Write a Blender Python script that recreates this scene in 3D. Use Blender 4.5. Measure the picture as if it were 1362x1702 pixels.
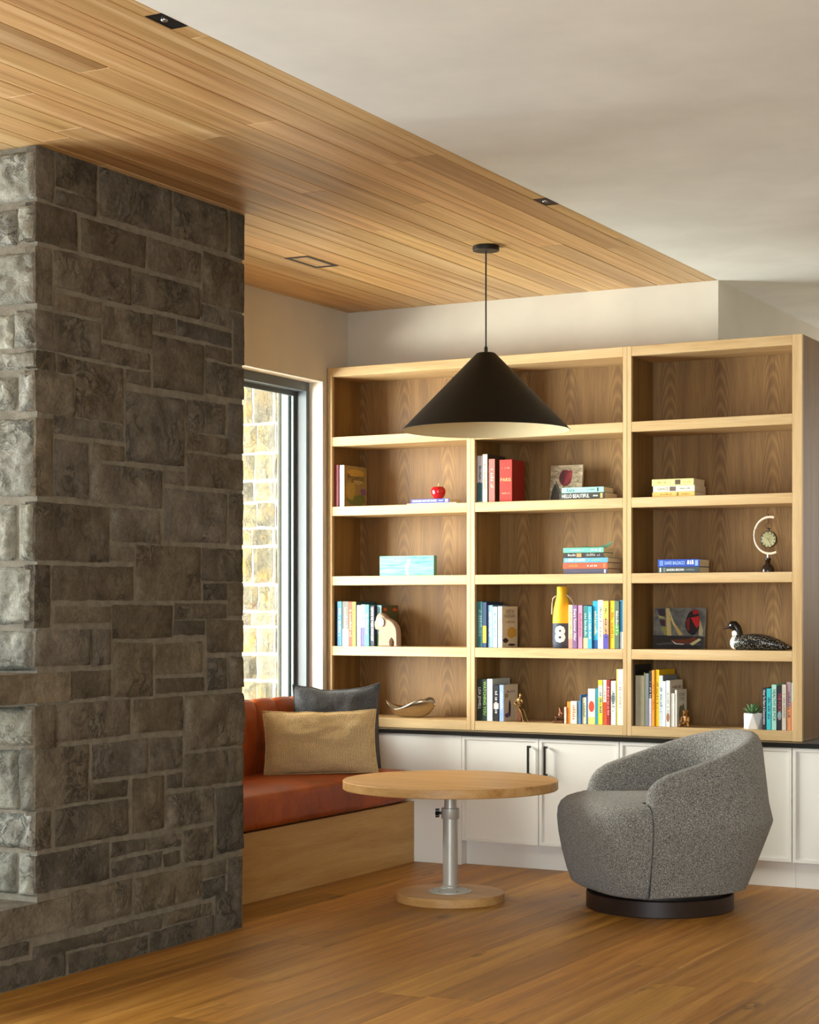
import bpy, bmesh, math, random
from mathutils import Vector, Matrix, noise as mnoise

for _o in list(bpy.data.objects):
    bpy.data.objects.remove(_o)
SC = bpy.context.scene
COL = SC.collection
R = math.radians

# ------------------------------------------------------------------ camera
cam_data = bpy.data.cameras.new('camera')
cam = bpy.data.objects.new('camera', cam_data)
COL.objects.link(cam)
cam.location = (0, 0, 1.3)
cam.rotation_euler = (R(90), 0, R(28.4174))
cam_data.sensor_fit = 'HORIZONTAL'
cam_data.sensor_width = 36
cam_data.lens = 3057.17 / 1362 * 36
cam_data.shift_y = (1013.08 - 851) / 1362
cam_data.clip_end = 200
SC.camera = cam

# ------------------------------------------------------------------ colour management, sky, daylight
SC.view_settings.view_transform = 'Standard'
SC.view_settings.look = 'None'
SC.view_settings.gamma = 1
SC.view_settings.use_curve_mapping = False
SC.view_settings.exposure = 0.0
SC.cycles.max_bounces = 8
SC.cycles.diffuse_bounces = 5
SC.cycles.glossy_bounces = 4
SC.cycles.transparent_max_bounces = 8
SC.cycles.sample_clamp_indirect = 6

world = bpy.data.worlds.new('sky')
SC.world = world
world.use_nodes = True
wn = world.node_tree.nodes
bg = wn['Background']
sky = wn.new('ShaderNodeTexSky')
sky.sky_type = 'HOSEK_WILKIE'
sky.turbidity = 6
sky.sun_direction = (-0.5, -0.6, 0.6)
world.node_tree.links.new(sky.outputs[0], bg.inputs[0])
bg.inputs[1].default_value = 0.35


def area(name, loc, aim, sx, sy, power, col):
    d = bpy.data.lights.new(name, 'AREA')
    d.shape = 'RECTANGLE'
    d.size, d.size_y = sx, sy
    d.energy = power
    d.color = col
    o = bpy.data.objects.new(name, d)
    COL.objects.link(o)
    o.location = loc
    o.rotation_euler = (Vector(aim) - Vector(loc)).to_track_quat('-Z', 'Y').to_euler()
    return o


# daylight through the nook window and long living-room glazing, plus an added rear fill
area('daylight_nook_window', (-7.6, 5.9, 1.55), (-4.4, 7.9, 1.45), 3.8, 2.9, 1550, (1.0, 0.98, 0.93))
area('daylight_living_windows', (-6.48, 2.9, 1.5), (0, 2.9, 1.5), 3.0, 2.2, 215, (0.82, 0.93, 1.0))
area('rear_fill', (-0.2, -4.08, 1.5), (-0.2, 4, 1.6), 4.6, 2.2, 540, (0.82, 0.93, 1.0))  # added fill lamp behind the camera, brightens surfaces facing it
area('daylight_far_window', (-1.7, 12.2, 1.9), (-1.9, 8, 2.4), 2.0, 1.4, 40, (1.0, 0.94, 0.84))

# ------------------------------------------------------------------ materials
def lin(h):
    c = [int(h[i:i + 2], 16) / 255 for i in (0, 2, 4)]
    return tuple(x / 12.92 if x <= .04045 else ((x + .055) / 1.055) ** 2.4 for x in c) + (1,)


class NT:
    def __init__(s, name, rough=.5, spec=.5, metal=0):
        s.m = bpy.data.materials.new(name)
        s.m.use_nodes = True
        s.t = s.m.node_tree
        s.p = s.t.nodes['Principled BSDF']
        s.p.inputs['Roughness'].default_value = rough
        s.p.inputs['Specular IOR Level'].default_value = spec
        s.p.inputs['Metallic'].default_value = metal

    def n(s, ty, **kw):
        nd = s.t.nodes.new(ty)
        for k, v in kw.items():
            setattr(nd, k, v)
        return nd

    def l(s, a, b):
        if isinstance(a, (int, float)):
            b.default_value = a
        elif isinstance(a, (tuple, list)):
            b.default_value = a
        else:
            s.t.links.new(a, b)

    def math(s, op, *a, clamp=False):
        nd = s.n('ShaderNodeMath', operation=op, use_clamp=clamp)
        for i, x in enumerate(a):
            s.l(x, nd.inputs[i])
        return nd.outputs[0]

    def mix(s, f, a, b, mode='MIX'):
        nd = s.n('ShaderNodeMix', data_type='RGBA', blend_type=mode)
        s.l(f, nd.inputs[0]); s.l(a, nd.inputs[6]); s.l(b, nd.inputs[7])
        return nd.outputs[2]

    def ramp(s, f, stops):
        nd = s.n('ShaderNodeValToRGB')
        cr = nd.color_ramp
        while len(cr.elements) < len(stops):
            cr.elements.new(.5)
        for e, (p, c) in zip(cr.elements, stops):
            e.position = p
            e.color = c if len(c) == 4 else (*c, 1)
        s.l(f, nd.inputs[0])
        return nd.outputs[0]

    def rnd(s):
        if not hasattr(s, '_r'):
            s._r = s.n('ShaderNodeObjectInfo').outputs['Random']
        return s._r

    def co(s, scale=(1, 1, 1), rand=True, kind='Object'):
        tc = s.n('ShaderNodeTexCoord').outputs[kind]
        if rand:
            cm = s.n('ShaderNodeCombineXYZ')
            for i, k in enumerate((37.1, 17.7, 53.3)):
                s.l(s.math('MULTIPLY', s.rnd(), k), cm.inputs[i])
            ad = s.n('ShaderNodeVectorMath', operation='ADD')
            s.l(tc, ad.inputs[0]); s.l(cm.outputs[0], ad.inputs[1])
            tc = ad.outputs[0]
        if scale != (1, 1, 1):
            mp = s.n('ShaderNodeVectorMath', operation='MULTIPLY')
            s.l(tc, mp.inputs[0]); mp.inputs[1].default_value = scale
            tc = mp.outputs[0]
        return tc

    def noise(s, v, scale=1, detail=3, rough=.55, dist=0):
        nd = s.n('ShaderNodeTexNoise')
        s.l(v, nd.inputs['Vector'])
        nd.inputs['Scale'].default_value = scale
        nd.inputs['Detail'].default_value = detail
        nd.inputs['Roughness'].default_value = rough
        nd.inputs['Distortion'].default_value = dist
        return nd.outputs[0]

    def bump(s, h, strength=.3, dist=.01, prev=None):
        nd = s.n('ShaderNodeBump')
        nd.inputs['Strength'].default_value = strength
        nd.inputs['Distance'].default_value = dist
        s.l(h, nd.inputs['Height'])
        if prev is not None:
            s.l(prev, nd.inputs['Normal'])
        s.l(nd.outputs[0], s.p.inputs['Normal'])
        return nd.outputs[0]

    def base(s, c):
        s.l(c, s.p.inputs['Base Color'])

    def rough(s, c):
        s.l(c, s.p.inputs['Roughness'])


def scl(c, k):
    return tuple(min(1, x * k) for x in c[:3]) + (1,)


def wood(name, axis, dark, mid, light, vary=.25, rough=.45, across=16, along=1.1, cathedral=None, pores=.25, spec=.4, knots=False, rand=True):
    """straight or cathedral-grained timber; axis 0/1/2 is the grain direction"""
    t = NT(name, rough, spec)
    d, m_, li = lin(dark), lin(mid), lin(light)
    sc = [across] * 3
    sc[axis] = along
    v = t.co(tuple(sc), rand)
    g = t.noise(v, 1, 5, .6, .4)
    if cathedral:
        leaf, ax = cathedral
        raw = t.co((1, 1, 1), rand)
        sp = t.n('ShaderNodeSeparateXYZ'); t.l(raw, sp.inputs[0])
        a, z = sp.outputs[ax], sp.outputs[axis]
        q = t.math('DIVIDE', a, leaf)
        fl = t.math('FLOOR', q)
        fr = t.math('SUBTRACT', t.math('FRACT', q), .5)
        wob = t.noise(t.co((5, 5, 1.6), rand), 1, 3, .5)
        par = t.math('MULTIPLY', fr, fr)
        ph = t.math('ADD', t.math('MULTIPLY', z, 13.0), t.math('MULTIPLY', par, 62.0))
        ph = t.math('ADD', ph, t.math('MULTIPLY', wob, 2.6))
        ph = t.math('ADD', ph, t.math('MULTIPLY', t.math('SINE', t.math('MULTIPLY', fl, 12.9)), 7.0))
        s_ = t.math('SINE', t.math('MULTIPLY', ph, 6.283))
        s_ = t.math('POWER', t.math('ADD', t.math('MULTIPLY', s_, .5), .5), 1.6)
        g = t.math('ADD', t.math('MULTIPLY', g, .80), t.math('MULTIPLY', s_, .19))
    c = t.ramp(g, [(.25, d), (.5, m_), (.75, li)])
    ps = [260] * 3
    ps[axis] = 7
    po = t.noise(t.co(tuple(ps), rand), 1, 2, .6)
    po = t.math('MULTIPLY', t.math('SUBTRACT', .47, po, clamp=True), 6, clamp=True)
    c = t.mix(t.math('MULTIPLY', po, pores), c, scl(d, .5))
    if knots:
        vo = t.n('ShaderNodeTexVoronoi')
        ks = [2.6] * 3
        ks[axis] = 1.0
        t.l(t.co(tuple(ks), rand), vo.inputs['Vector'])
        vo.inputs['Scale'].default_value = 1.7
        k = t.math('SUBTRACT', 1, t.math('MULTIPLY', vo.outputs['Distance'], 7), clamp=True)
        kn = t.noise(t.co((9, 9, 9), rand), 1, 3)
        k = t.math('MULTIPLY', k, t.math('GREATER_THAN', kn, .45))
        c = t.mix(t.math('MULTIPLY', t.math('POWER', k, .7), .9), c, scl(d, .25))
    if vary:
        hv = t.n('ShaderNodeHueSaturation')
        t.l(c, hv.inputs['Color'])
        t.l(t.math('ADD', 1 - vary / 2, t.math('MULTIPLY', t.rnd(), vary)), hv.inputs['Value'])
        r2 = t.math('FRACT', t.math('MULTIPLY', t.rnd(), 7.31))
        t.l(t.math('ADD', .5 - vary * .012, t.math('MULTIPLY', r2, vary * .024)), hv.inputs['Hue'])
        c = hv.outputs[0]
    t.base(c)
    t.rough(t.math('ADD', rough - .06, t.math('MULTIPLY', g, .14)))
    t.bump(po, .08, .002)
    return t.m


M = {}
M['oak_x'] = wood('oak_rail', 0, 'ae8a5a', 'c4a474', 'd4b88c', .08, .5)
M['oak_z'] = wood('oak_stile', 2, 'ae8a5a', 'c2a272', 'd2b68a', .08, .5)
M['oak_y'] = wood('oak_shelf', 0, 'a07640', 'b88c54', 'c89e66', .08, .5)
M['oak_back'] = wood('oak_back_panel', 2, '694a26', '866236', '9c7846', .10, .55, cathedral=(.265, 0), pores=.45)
M['oak_side'] = wood('oak_side_panel', 2, '8e6a3e', 'a67f4e', 'b8925e', .08, .55)
M['oak_shaded'] = wood('oak_inner_shaded', 2, '684820', '82602f', '967340', .08, .55)  # oak darkened to paint in the shade inside the bays
M['cedar'] = wood('cedar_ceiling_board', 1, 'a07646', 'c8a26c', 'e4c698', .36, .42, 26, .55, pores=.12)
M['floor'] = wood('oak_floor_board', 1, '80531b', 'a6742d', 'c19046', .36, .44, 22, .9, pores=.4, spec=.4, knots=True)
M['table'] = wood('oak_table', 0, 'a87a42', 'c0935a', 'cfa56c', .0, .4, 20, 1.4, rand=False)
M['bench'] = wood('oak_bench_panel', 1, '9a6e38', 'b68a4c', 'c8a062', .0, .5, 12, 1.0, rand=False)


def stone(name, lo, mid, hi, bump=.9, scale=1.0):
    t = NT(name, .92, .15)
    v = t.co((1, 1, 1), True)
    a = t.noise(v, 9 * scale, 6, .62, .3)
    c = t.ramp(a, [(.28, lin(lo)), (.5, lin(mid)), (.74, lin(hi))])
    b = t.noise(v, 55 * scale, 4, .7)
    c = t.mix(.35, c, t.ramp(b, [(.3, lin('5a5348')), (.7, lin('cfc9bb'))]), 'OVERLAY')
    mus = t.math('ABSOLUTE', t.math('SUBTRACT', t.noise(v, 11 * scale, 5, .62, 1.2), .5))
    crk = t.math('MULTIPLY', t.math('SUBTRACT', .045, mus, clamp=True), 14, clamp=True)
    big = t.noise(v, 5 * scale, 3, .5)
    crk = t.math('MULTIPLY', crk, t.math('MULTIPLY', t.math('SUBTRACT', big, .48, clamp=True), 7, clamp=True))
    c = t.mix(t.math('MULTIPLY', crk, .6), c, scl(lin(lo), .3))  # crack darkening paints crevice shade into the stone colour
    hv = t.n('ShaderNodeHueSaturation')
    t.l(c, hv.inputs['Color'])
    t.l(t.math('ADD', .72, t.math('MULTIPLY', t.rnd(), .5)), hv.inputs['Value'])
    r2 = t.math('FRACT', t.math('MULTIPLY', t.rnd(), 5.7))
    t.l(t.math('ADD', .85, t.math('MULTIPLY', r2, .4)), hv.inputs['Saturation'])
    t.base(hv.outputs[0])
    n1 = t.bump(t.noise(v, 16 * scale, 6, .68, .6), bump, .03)
    n2 = t.bump(t.math('SUBTRACT', 1, crk), bump, .012, n1)
    t.bump(t.noise(v, 110 * scale, 4, .75), bump * .8, .007, n2)
    return t.m


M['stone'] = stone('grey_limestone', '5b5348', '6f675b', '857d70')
M['stone_front'] = stone('limestone_lit_front', '7c7b71', '98978c', 'b8b7ac', 1.0)  # same limestone, lightened to paint in daylight on the front face
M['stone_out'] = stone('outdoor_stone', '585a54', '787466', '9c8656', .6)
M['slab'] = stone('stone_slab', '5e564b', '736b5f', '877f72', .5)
_t = NT('mortar', .95, .1)
_v = _t.co((1, 1, 1), False)
_t.base(_t.ramp(_t.noise(_v, 24, 5, .65), [(.3, lin('70685a')), (.7, lin('8a8272'))]))
_t.bump(_t.noise(_v, 120, 4, .7), .7, .008)
M['mortar'] = _t.m
_t = NT('pale_mortar', .95, .1)
_v = _t.co((1, 1, 1), False)
_t.base(_t.ramp(_t.noise(_v, 24, 5, .65), [(.3, lin('a09d92')), (.7, lin('bab7ac'))]))
_t.bump(_t.noise(_v, 120, 4, .7), .5, .008)
M['mortar_out'] = _t.m


def paint(name, h, rough=.6, spec=.3, metal=0, amt=.05, scale=3, bump=0, bscale=200):
    t = NT(name, rough, spec, metal)
    c = lin(h)
    v = t.co((1, 1, 1), False)
    t.base(t.ramp(t.noise(v, scale, 3), [(.3, scl(c, 1 - amt)), (.7, scl(c, 1 + amt))]))
    if bump:
        t.bump(t.noise(v, bscale, 3), bump, .002)
    return t.m


M['wall'] = paint('wall_paint', 'd0cabc', .8, .2, bump=.05)
M['white'] = paint('white_ceiling_paint', 'e8ece8', .85, .15, bump=.04)
M['cab'] = paint('white_cabinet_lacquer', 'e4dfd6', .42, .4, amt=.01)
M['reveal'] = paint('white_reveal', 'f0ebe0', .7, .2, amt=.01)
M['worktop'] = paint('black_worktop', '1a1816', .28, .5, amt=.1)
M['black'] = paint('black_metal', '141312', .42, .4, amt=.05)
M['shade'] = paint('matte_black_shade', '080706', .55, .22, amt=.05)
M['lining'] = paint('cream_lining', 'd8cba6', .5, .3, amt=.02)
M['frame'] = paint('window_frame_grey', '565d62', .45, .4, amt=.03)
M['frame_out'] = paint('pale_outer_casing', '6e7876', .6, .3, amt=.02)
M['plinth'] = paint('dark_stained_plinth', '2c1e18', .4, .4, amt=.15, scale=8)
M['ground'] = paint('pale_paving', 'd8d2c6', .9, .1, amt=.12)
M['steel'] = paint('satin_steel', 'c4c0b6', .36, .5, .35, .03)
M['plate'] = paint('grey_enamel', 'b9bab2', .4, .5, .2, .04)
M['lens'] = paint('lens_silver', 'b8bcc0', .15, .6, .9, .02)
M['brass'] = paint('aged_brass', '7c5c2e', .42, .5, .7, .25, 40)
M['bronze'] = paint('dark_bronze', '6a4028', .42, .5, .6, .3, 40)
M['bowlmetal'] = paint('polished_bronze_bowl', 'b6a690', .26, .6, 1, .06, 12)
M['darkwood'] = paint('turned_dark_wood', '2a1a12', .25, .5, 0, .2, 20)
M['bone'] = paint('pale_bone', 'e6d2bc', .4, .4, 0, .06, 30)
M['redglaze'] = paint('glossy_red', 'b8101c', .16, .6, 0, .08, 20)
M['stemcream'] = paint('stem_cream', 'c8b878', .5, .3, 0, .2, 60)
M['ceramic'] = paint('white_ceramic', 'ece8e2', .4, .4, 0, .02)
M['elephant'] = paint('speckled_pale_stone', 'a58c78', .85, .2, 0, .16, 260, .4, 300)
M['yellow'] = paint('yellow_buoy_paint', 'e2ae1e', .55, .3, 0, .12, 14, .2, 60)
M['navy'] = paint('navy_buoy_paint', '3c3f4c', .6, .3, 0, .14, 14, .2, 60)
M['whitepaint'] = paint('white_print', 'efece6', .6, .3, 0, .02)
M['rope'] = paint('cotton_rope', 'd0c2a6', .9, .1, 0, .2, 120, .4, 400)
M['soil'] = paint('dark_soil', '241c16', .9, .1, 0, .3, 80)
M['leaf'] = paint('succulent_green', '5c7c4e', .45, .4, 0, .3, 30)
M['pages'] = None
_t = NT('page_edges', .85, .15)
_v = _t.co((40, 40, 900), True)
_t.base(_t.ramp(_t.noise(_v, 1, 2), [(.3, lin('c8b694')), (.7, lin('e6dac0'))]))
M['pages'] = _t.m

# leather, fabrics
_t = NT('cognac_leather', .42, .3)
_v = _t.co((1, 1, 1), False)
_n = _t.noise(_v, 5, 5, .6, .4)
_t.base(_t.ramp(_n, [(.25, lin('702a0a')), (.5, lin('964212')), (.8, lin('b4581c'))]))
_t.rough(_t.math('ADD', .34, _t.math('MULTIPLY', _n, .2)))
_vo = _t.n('ShaderNodeTexVoronoi'); _t.l(_v, _vo.inputs['Vector']); _vo.inputs['Scale'].default_value = 260
_b = _t.bump(_t.noise(_v, 11, 4, .6, .6), .25, .02)
_t.bump(_vo.outputs['Distance'], .12, .002, _b)
M['leather'] = _t.m


def tweed(name, lo, mid, hi, scale=300, bump=.8):
    t = NT(name, .95, .1)
    v = t.co((1, 1, 1), False)
    n = t.noise(v, scale, 2, .7)
    t.base(t.ramp(n, [(.36, lin(lo)), (.5, lin(mid)), (.64, lin(hi))]))
    t.bump(n, bump, .004)
    t.p.inputs['Sheen Weight'].default_value = .25
    t.p.inputs['Sheen Roughness'].default_value = .5
    return t.m


M['boucle'] = tweed('grey_boucle', '3e3c39', '7b7872', 'c2bfb8', 300)
M['charcoal'] = tweed('charcoal_wool', '28292c', '46474a', '6c6d70', 330)
_t = NT('tan_basket_weave', .9, .15)
_v = _t.co((1, 1, 1), False)
_w1 = _t.n('ShaderNodeTexWave', wave_type='BANDS', bands_direction='X'); _t.l(_v, _w1.inputs['Vector']); _w1.inputs['Scale'].default_value = 38; _w1.inputs['Distortion'].default_value = 1.2; _w1.inputs['Detail Scale'].default_value = 8
_w2 = _t.n('ShaderNodeTexWave', wave_type='BANDS', bands_direction='Z'); _t.l(_v, _w2.inputs['Vector']); _w2.inputs['Scale'].default_value = 46; _w2.inputs['Distortion'].default_value = 1.2; _w2.inputs['Detail Scale'].default_value = 8
_h = _t.math('MULTIPLY', _w1.outputs['Fac'], _w2.outputs['Fac'])
_nn = _t.noise(_v, 240, 2)
_t.base(_t.mix(.4, _t.ramp(_h, [(.0, lin('b09064')), (.6, lin('e0c694'))]), _t.ramp(_nn, [(.35, lin('b09064')), (.65, lin('ecd4a6'))])))
_t.bump(_h, .7, .004)
M['weave'] = _t.m

# glazing that lets daylight through
_t = NT('window_glass', .02)
_tr = _t.n('ShaderNodeBsdfTransparent'); _tr.inputs[0].default_value = (.94, .97, .96, 1)
_gl = _t.n('ShaderNodeBsdfGlossy'); _gl.inputs['Roughness'].default_value = .02
_mx = _t.n('ShaderNodeMixShader'); _mx.inputs[0].default_value = .07
_t.l(_tr.outputs[0], _mx.inputs[1]); _t.l(_gl.outputs[0], _mx.inputs[2])
_t.l(_mx.outputs[0], _t.t.nodes['Material Output'].inputs['Surface'])
M['glass'] = _t.m

_pc = {}


def ink(h, rough=.5):
    """printed or coloured paper of one hue, slightly uneven"""
    if (h, rough) not in _pc:
        _pc[(h, rough)] = paint('print_' + h, h, rough, .35, 0, .05, 40)
    return _pc[(h, rough)]


# ------------------------------------------------------------------ mesh helpers
def origin(p):
    v = Vector((0, 0, 0))
    while p is not None:
        v += p.location
        p = p.parent
    return v


def obj(name, bm, m, parent=None, smooth=0, local=False):
    me = bpy.data.meshes.new(name)
    if parent is not None and not local:
        bmesh.ops.translate(bm, verts=bm.verts, vec=-origin(parent))
    bmesh.ops.recalc_face_normals(bm, faces=bm.faces)
    bm.to_mesh(me)
    bm.free()
    if m is not None:
        me.materials.append(m)
    if smooth:
        me.polygons.foreach_set('use_smooth', [True] * len(me.polygons))
        me.set_sharp_from_angle(angle=R(smooth))
    o = bpy.data.objects.new(name, me)
    COL.objects.link(o)
    o.parent = parent
    return o


def tag(o, label, cat, group=None):
    o['label'] = label
    o['category'] = cat
    if group:
        o['group'] = group
    return o


def thing(name, label, cat, loc, rz=0, group=None):
    o = bpy.data.objects.new(name, None)
    COL.objects.link(o)
    o.empty_display_size = .1
    o.location = loc
    o.rotation_euler = (0, 0, rz)
    return tag(o, label, cat, group)


def struct(o):
    o['kind'] = 'structure'
    return o


def box(bm, x0, x1, y0, y1, z0, z1):
    v = [bm.verts.new(p) for p in ((x0, y0, z0), (x1, y0, z0), (x1, y1, z0), (x0, y1, z0), (x0, y0, z1), (x1, y0, z1), (x1, y1, z1), (x0, y1, z1))]
    for f in ((0, 3, 2, 1), (4, 5, 6, 7), (0, 1, 5, 4), (1, 2, 6, 5), (2, 3, 7, 6), (3, 0, 4, 7)):
        bm.faces.new([v[i] for i in f])


def bev(bm, off, seg=1):
    bmesh.ops.bevel(bm, geom=list(bm.edges), offset=off, segments=seg, profile=.5, affect='EDGES', clamp_overlap=True)


def bx(name, d, m, parent=None, b=.0015, seg=1, smooth=0, local=False):
    bm = bmesh.new()
    box(bm, *d)
    if b:
        bev(bm, b, seg)
    return obj(name, bm, m, parent, smooth, local)


def lathe(bm, prof, c=(0, 0, 0), seg=32, cap0=True, cap1=True, sx=1, sy=1):
    rings = []
    for r, z in prof:
        rings.append([bm.verts.new((c[0] + r * sx * math.cos(a), c[1] + r * sy * math.sin(a), c[2] + z)) for a in (2 * math.pi * i / seg for i in range(seg))])
    for a, b in zip(rings, rings[1:]):
        for i in range(seg):
            j = (i + 1) % seg
            bm.faces.new((a[i], a[j], b[j], b[i]))
    if cap0:
        bm.faces.new(rings[0][::-1])
    if cap1:
        bm.faces.new(rings[-1])


def tube(bm, pts, rad, seg=8, closed=False, flat=1.0):
    """swept tube; rad is a number or one radius per point"""
    P = [Vector(p) for p in pts]
    n = len(P)
    rr = rad if isinstance(rad, (list, tuple)) else [rad] * n
    rings = []
    ref = Vector((0, 0, 1))
    for i in range(n):
        a = P[(i - 1) % n] if closed or i else P[i]
        b = P[(i + 1) % n] if closed or i < n - 1 else P[i]
        t = (b - a).normalized()
        if abs(t.dot(ref)) > .95:
            ref = Vector((0, 1, 0)) if abs(t.y) < .9 else Vector((1, 0, 0))
        u = t.cross(ref).normalized()
        w = u.cross(t).normalized()
        rings.append([bm.verts.new(P[i] + rr[i] * (math.cos(q) * u * flat + math.sin(q) * w)) for q in (2 * math.pi * k / seg for k in range(seg))])
    m = n if closed else n - 1
    for i in range(m):
        a, b = rings[i], rings[(i + 1) % n]
        for k in range(seg):
            bm.faces.new((a[k], a[(k + 1) % seg], b[(k + 1) % seg], b[k]))
    if not closed:
        bm.faces.new(rings[0][::-1])
        bm.faces.new(rings[-1])


def poly(bm, pts):
    bm.faces.new([bm.verts.new(p) for p in pts])


def prism(bm, pts, off):
    """closed outline pts (3D) pushed along off"""
    a = [bm.verts.new(p) for p in pts]
    b = [bm.verts.new(Vector(p) + Vector(off)) for p in pts]
    bm.faces.new(a)
    bm.faces.new(b[::-1])
    n = len(a)
    for i in range(n):
        bm.faces.new((a[i], b[i], b[(i + 1) % n], a[(i + 1) % n]))


_deps = None


def letters(name, s, m, parent, loc, xd, yd, height, maxlen, bold=0.0, align='C'):
    """flat printed lettering: xd is the reading direction, yd the direction of the letter tops"""
    loc = Vector(loc); xd = Vector(xd); yd = Vector(yd)
    if s == '~':
        rg = random.Random(str(loc))
        bm = bmesh.new()
        L = maxlen * rg.uniform(.55, .8)
        x = -L / 2
        while x < L / 2:
            w = height * rg.uniform(.22, .5)
            h2 = height * rg.choice((.55, .6, .85, .9)) * .5
            if rg.random() > .16:
                pts = [loc + xd * a + yd * b for a, b in ((x, -height * .3), (x + w, -height * .3), (x + w * rg.uniform(.6, 1), -height * .3 + h2 * 2), (x + w * rg.uniform(0, .3), -height * .3 + h2 * 2))]
                mid = sum(pts, Vector()) / 4
                poly(bm, pts[:3] if rg.random() < .3 else pts)
            x += w + height * .16
        return obj(name, bm, m, parent)
    cu = bpy.data.curves.new('letters_tmp', 'FONT')
    cu.body = s
    cu.size = 1
    cu.resolution_u = 2
    cu.align_x = 'CENTER'
    cu.align_y = 'CENTER'
    cu.offset = bold
    to = bpy.data.objects.new('letters_tmp', cu)
    COL.objects.link(to)
    dg = bpy.context.evaluated_depsgraph_get()
    me = bpy.data.meshes.new_from_object(to.evaluated_get(dg))
    bpy.data.objects.remove(to)
    bpy.data.curves.remove(cu)
    bm = bmesh.new()
    bm.from_mesh(me)
    bpy.data.meshes.remove(me)
    xs = [v.co.x for v in bm.verts]
    wd = max(xs) - min(xs)
    k = height / .72
    kx = min(k, maxlen / wd)
    cx = (max(xs) + min(xs)) / 2
    for v in bm.verts:
        v.co = loc + xd * ((v.co.x - cx) * kx) + yd * (v.co.y * k)
    return obj(name, bm, m, parent)

# ------------------------------------------------------------------ the setting
ZC = 2.915            # ceiling
XL = -5.065           # inner face of the nook's window wall
rg = random.Random(7)

# floor: sub-floor plus oak boards
fl = struct(bx('floor', (-6.5, 3.1, -4.2, 12.4, -.12, -.004), M['floor'], None, 0))
seam0, wid = -2.309, .1925
k = -26
while True:
    x0 = seam0 + k * wid
    if x0 > .2:
        break
    if x0 + wid > -5.06:
        y = 2.2 - rg.uniform(0, 1.8)
        while y < 8.44:
            y2 = min(y + rg.uniform(1.5, 2.6), 8.45)
            ye = max(y, 2.2)
            if 8.45 - y2 < .5:
                y2 = 8.45
            bx('floor_board', (x0 + .0004, x0 + wid - .0004, ye, y2 - .0006, -.016, 0), M['floor'], fl, .0009)
            y = y2
    k += 1

# ceiling: white plaster slab and the boarded field
ce = struct(bx('ceiling', (-2.961, 3.1, -4.2, 12.4, ZC, ZC + .1), M['white'], None, 0))
bx('ceiling_backing', (-6.5, -2.961, -4.2, 12.4, ZC + .012, ZC + .1), M['black'], ce, 0)
cw = .1245
edges = [-2.961, -3.024]
while edges[-1] > -6.2:
    edges.append(edges[-1] - cw)
for a, b in zip(edges[1:], edges):
    y = 1.6 - rg.uniform(0, 2)
    while y < 8.65:
        y2 = y + rg.uniform(1.4, 3.2)
        if 8.656 - y2 < .5:
            y2 = 8.656
        ye = max(y, 1.6)
        bx('ceiling_board', (a + .0012, b - .0012, ye, y2 - .0004, ZC, ZC + .0125), M['cedar'], ce, .0022)
        y = y2

# nook window wall
bm = bmesh.new()
OY0, OY1, OZ0, OZ1 = 6.42, 8.395, .76, 2.516
box(bm, XL - .26, XL, 6.302, OY0, 0, ZC + .05)
box(bm, XL - .26, XL, OY0, OY1, 0, OZ0)
box(bm, XL - .26, XL, OY0, OY1, OZ1, ZC + .05)
box(bm, XL - .26, XL, OY1, 8.78, 0, ZC + .05)
struct(obj('wall_left', bm, M['wall']))
# wall behind and above the bookcase, and its return into the room beyond
bm = bmesh.new()
box(bm, XL - .26, -2.961, 8.656, 8.9, 2.589, ZC + .05)
box(bm, XL - .26, -2.47, 8.77, 8.9, 0, 2.589)
box(bm, -3.1, -2.961, 8.9, 12.4, 0, ZC + .05)
struct(obj('wall_back', bm, M['wall']))
bm = bmesh.new()
box(bm, -2.961, 3.1, 12.3, 12.4, 0, ZC + .05)
struct(obj('wall_far', bm, M['wall']))
bm = bmesh.new()
box(bm, 3.0, 3.1, -4.2, 12.3, 0, ZC + .05)
struct(obj('wall_right', bm, M['wall']))
bm = bmesh.new()
box(bm, -6.5, 3.0, -4.2, -4.1, 0, .3)
box(bm, -6.5, 3.0, -4.2, -4.1, 2.65, ZC + .05)
box(bm, -6.5, -4.2, -4.2, -4.1, .3, 2.65)
box(bm, 2.2, 3.0, -4.2, -4.1, .3, 2.65)
struct(obj('wall_rear', bm, M['wall']))
bm = bmesh.new()
box(bm, -6.6, -6.5, -4.2, 5.6, 0, .3)
box(bm, -6.6, -6.5, -4.2, 5.6, 2.65, ZC + .05)
box(bm, -6.6, -6.5, -4.2, -2.1, .3, 2.65)
box(bm, -6.6, -6.5, 4.5, 5.6, .3, 2.65)
box(bm, -6.6, -5.75, 5.3, 5.6, 0, ZC + .05)
struct(obj('wall_living', bm, M['wall']))

# window_1: frame, bead, pane, plaster reveal
w1 = thing('window_1', 'tall grey framed window beside the leather bench', 'window', (XL - .1, 7.4, OZ0))
del w1['label'], w1['category']
struct(w1)
XF0, XF1 = XL - .15, XL - .085
bm = bmesh.new()
for d in ((XF0, XF1, 8.36, OY1, OZ0, OZ1), (XF0, XF1, OY0, OY0 + .05, OZ0, OZ1), (XF0, XF1, OY0 + .05, 8.36, OZ1 - .052, OZ1), (XF0, XF1, OY0 + .05, 8.36, OZ0, OZ0 + .05)):
    box(bm, *d)
obj('window_frame', bm, M['frame'], w1)
bm = bmesh.new()
for d in ((XF0 - .014, XF0 - .0005, 8.336, 8.36, OZ0, OZ1), (XF0 - .014, XF0 - .0005, OY0 + .05, OY0 + .074, OZ0, OZ1), (XF0 - .014, XF0 - .0005, OY0 + .074, 8.336, OZ1 - .076, OZ1 - .052), (XF0 - .014, XF0 - .0005, OY0 + .074, 8.336, OZ0 + .05, OZ0 + .075)):
    box(bm, *d)
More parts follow.
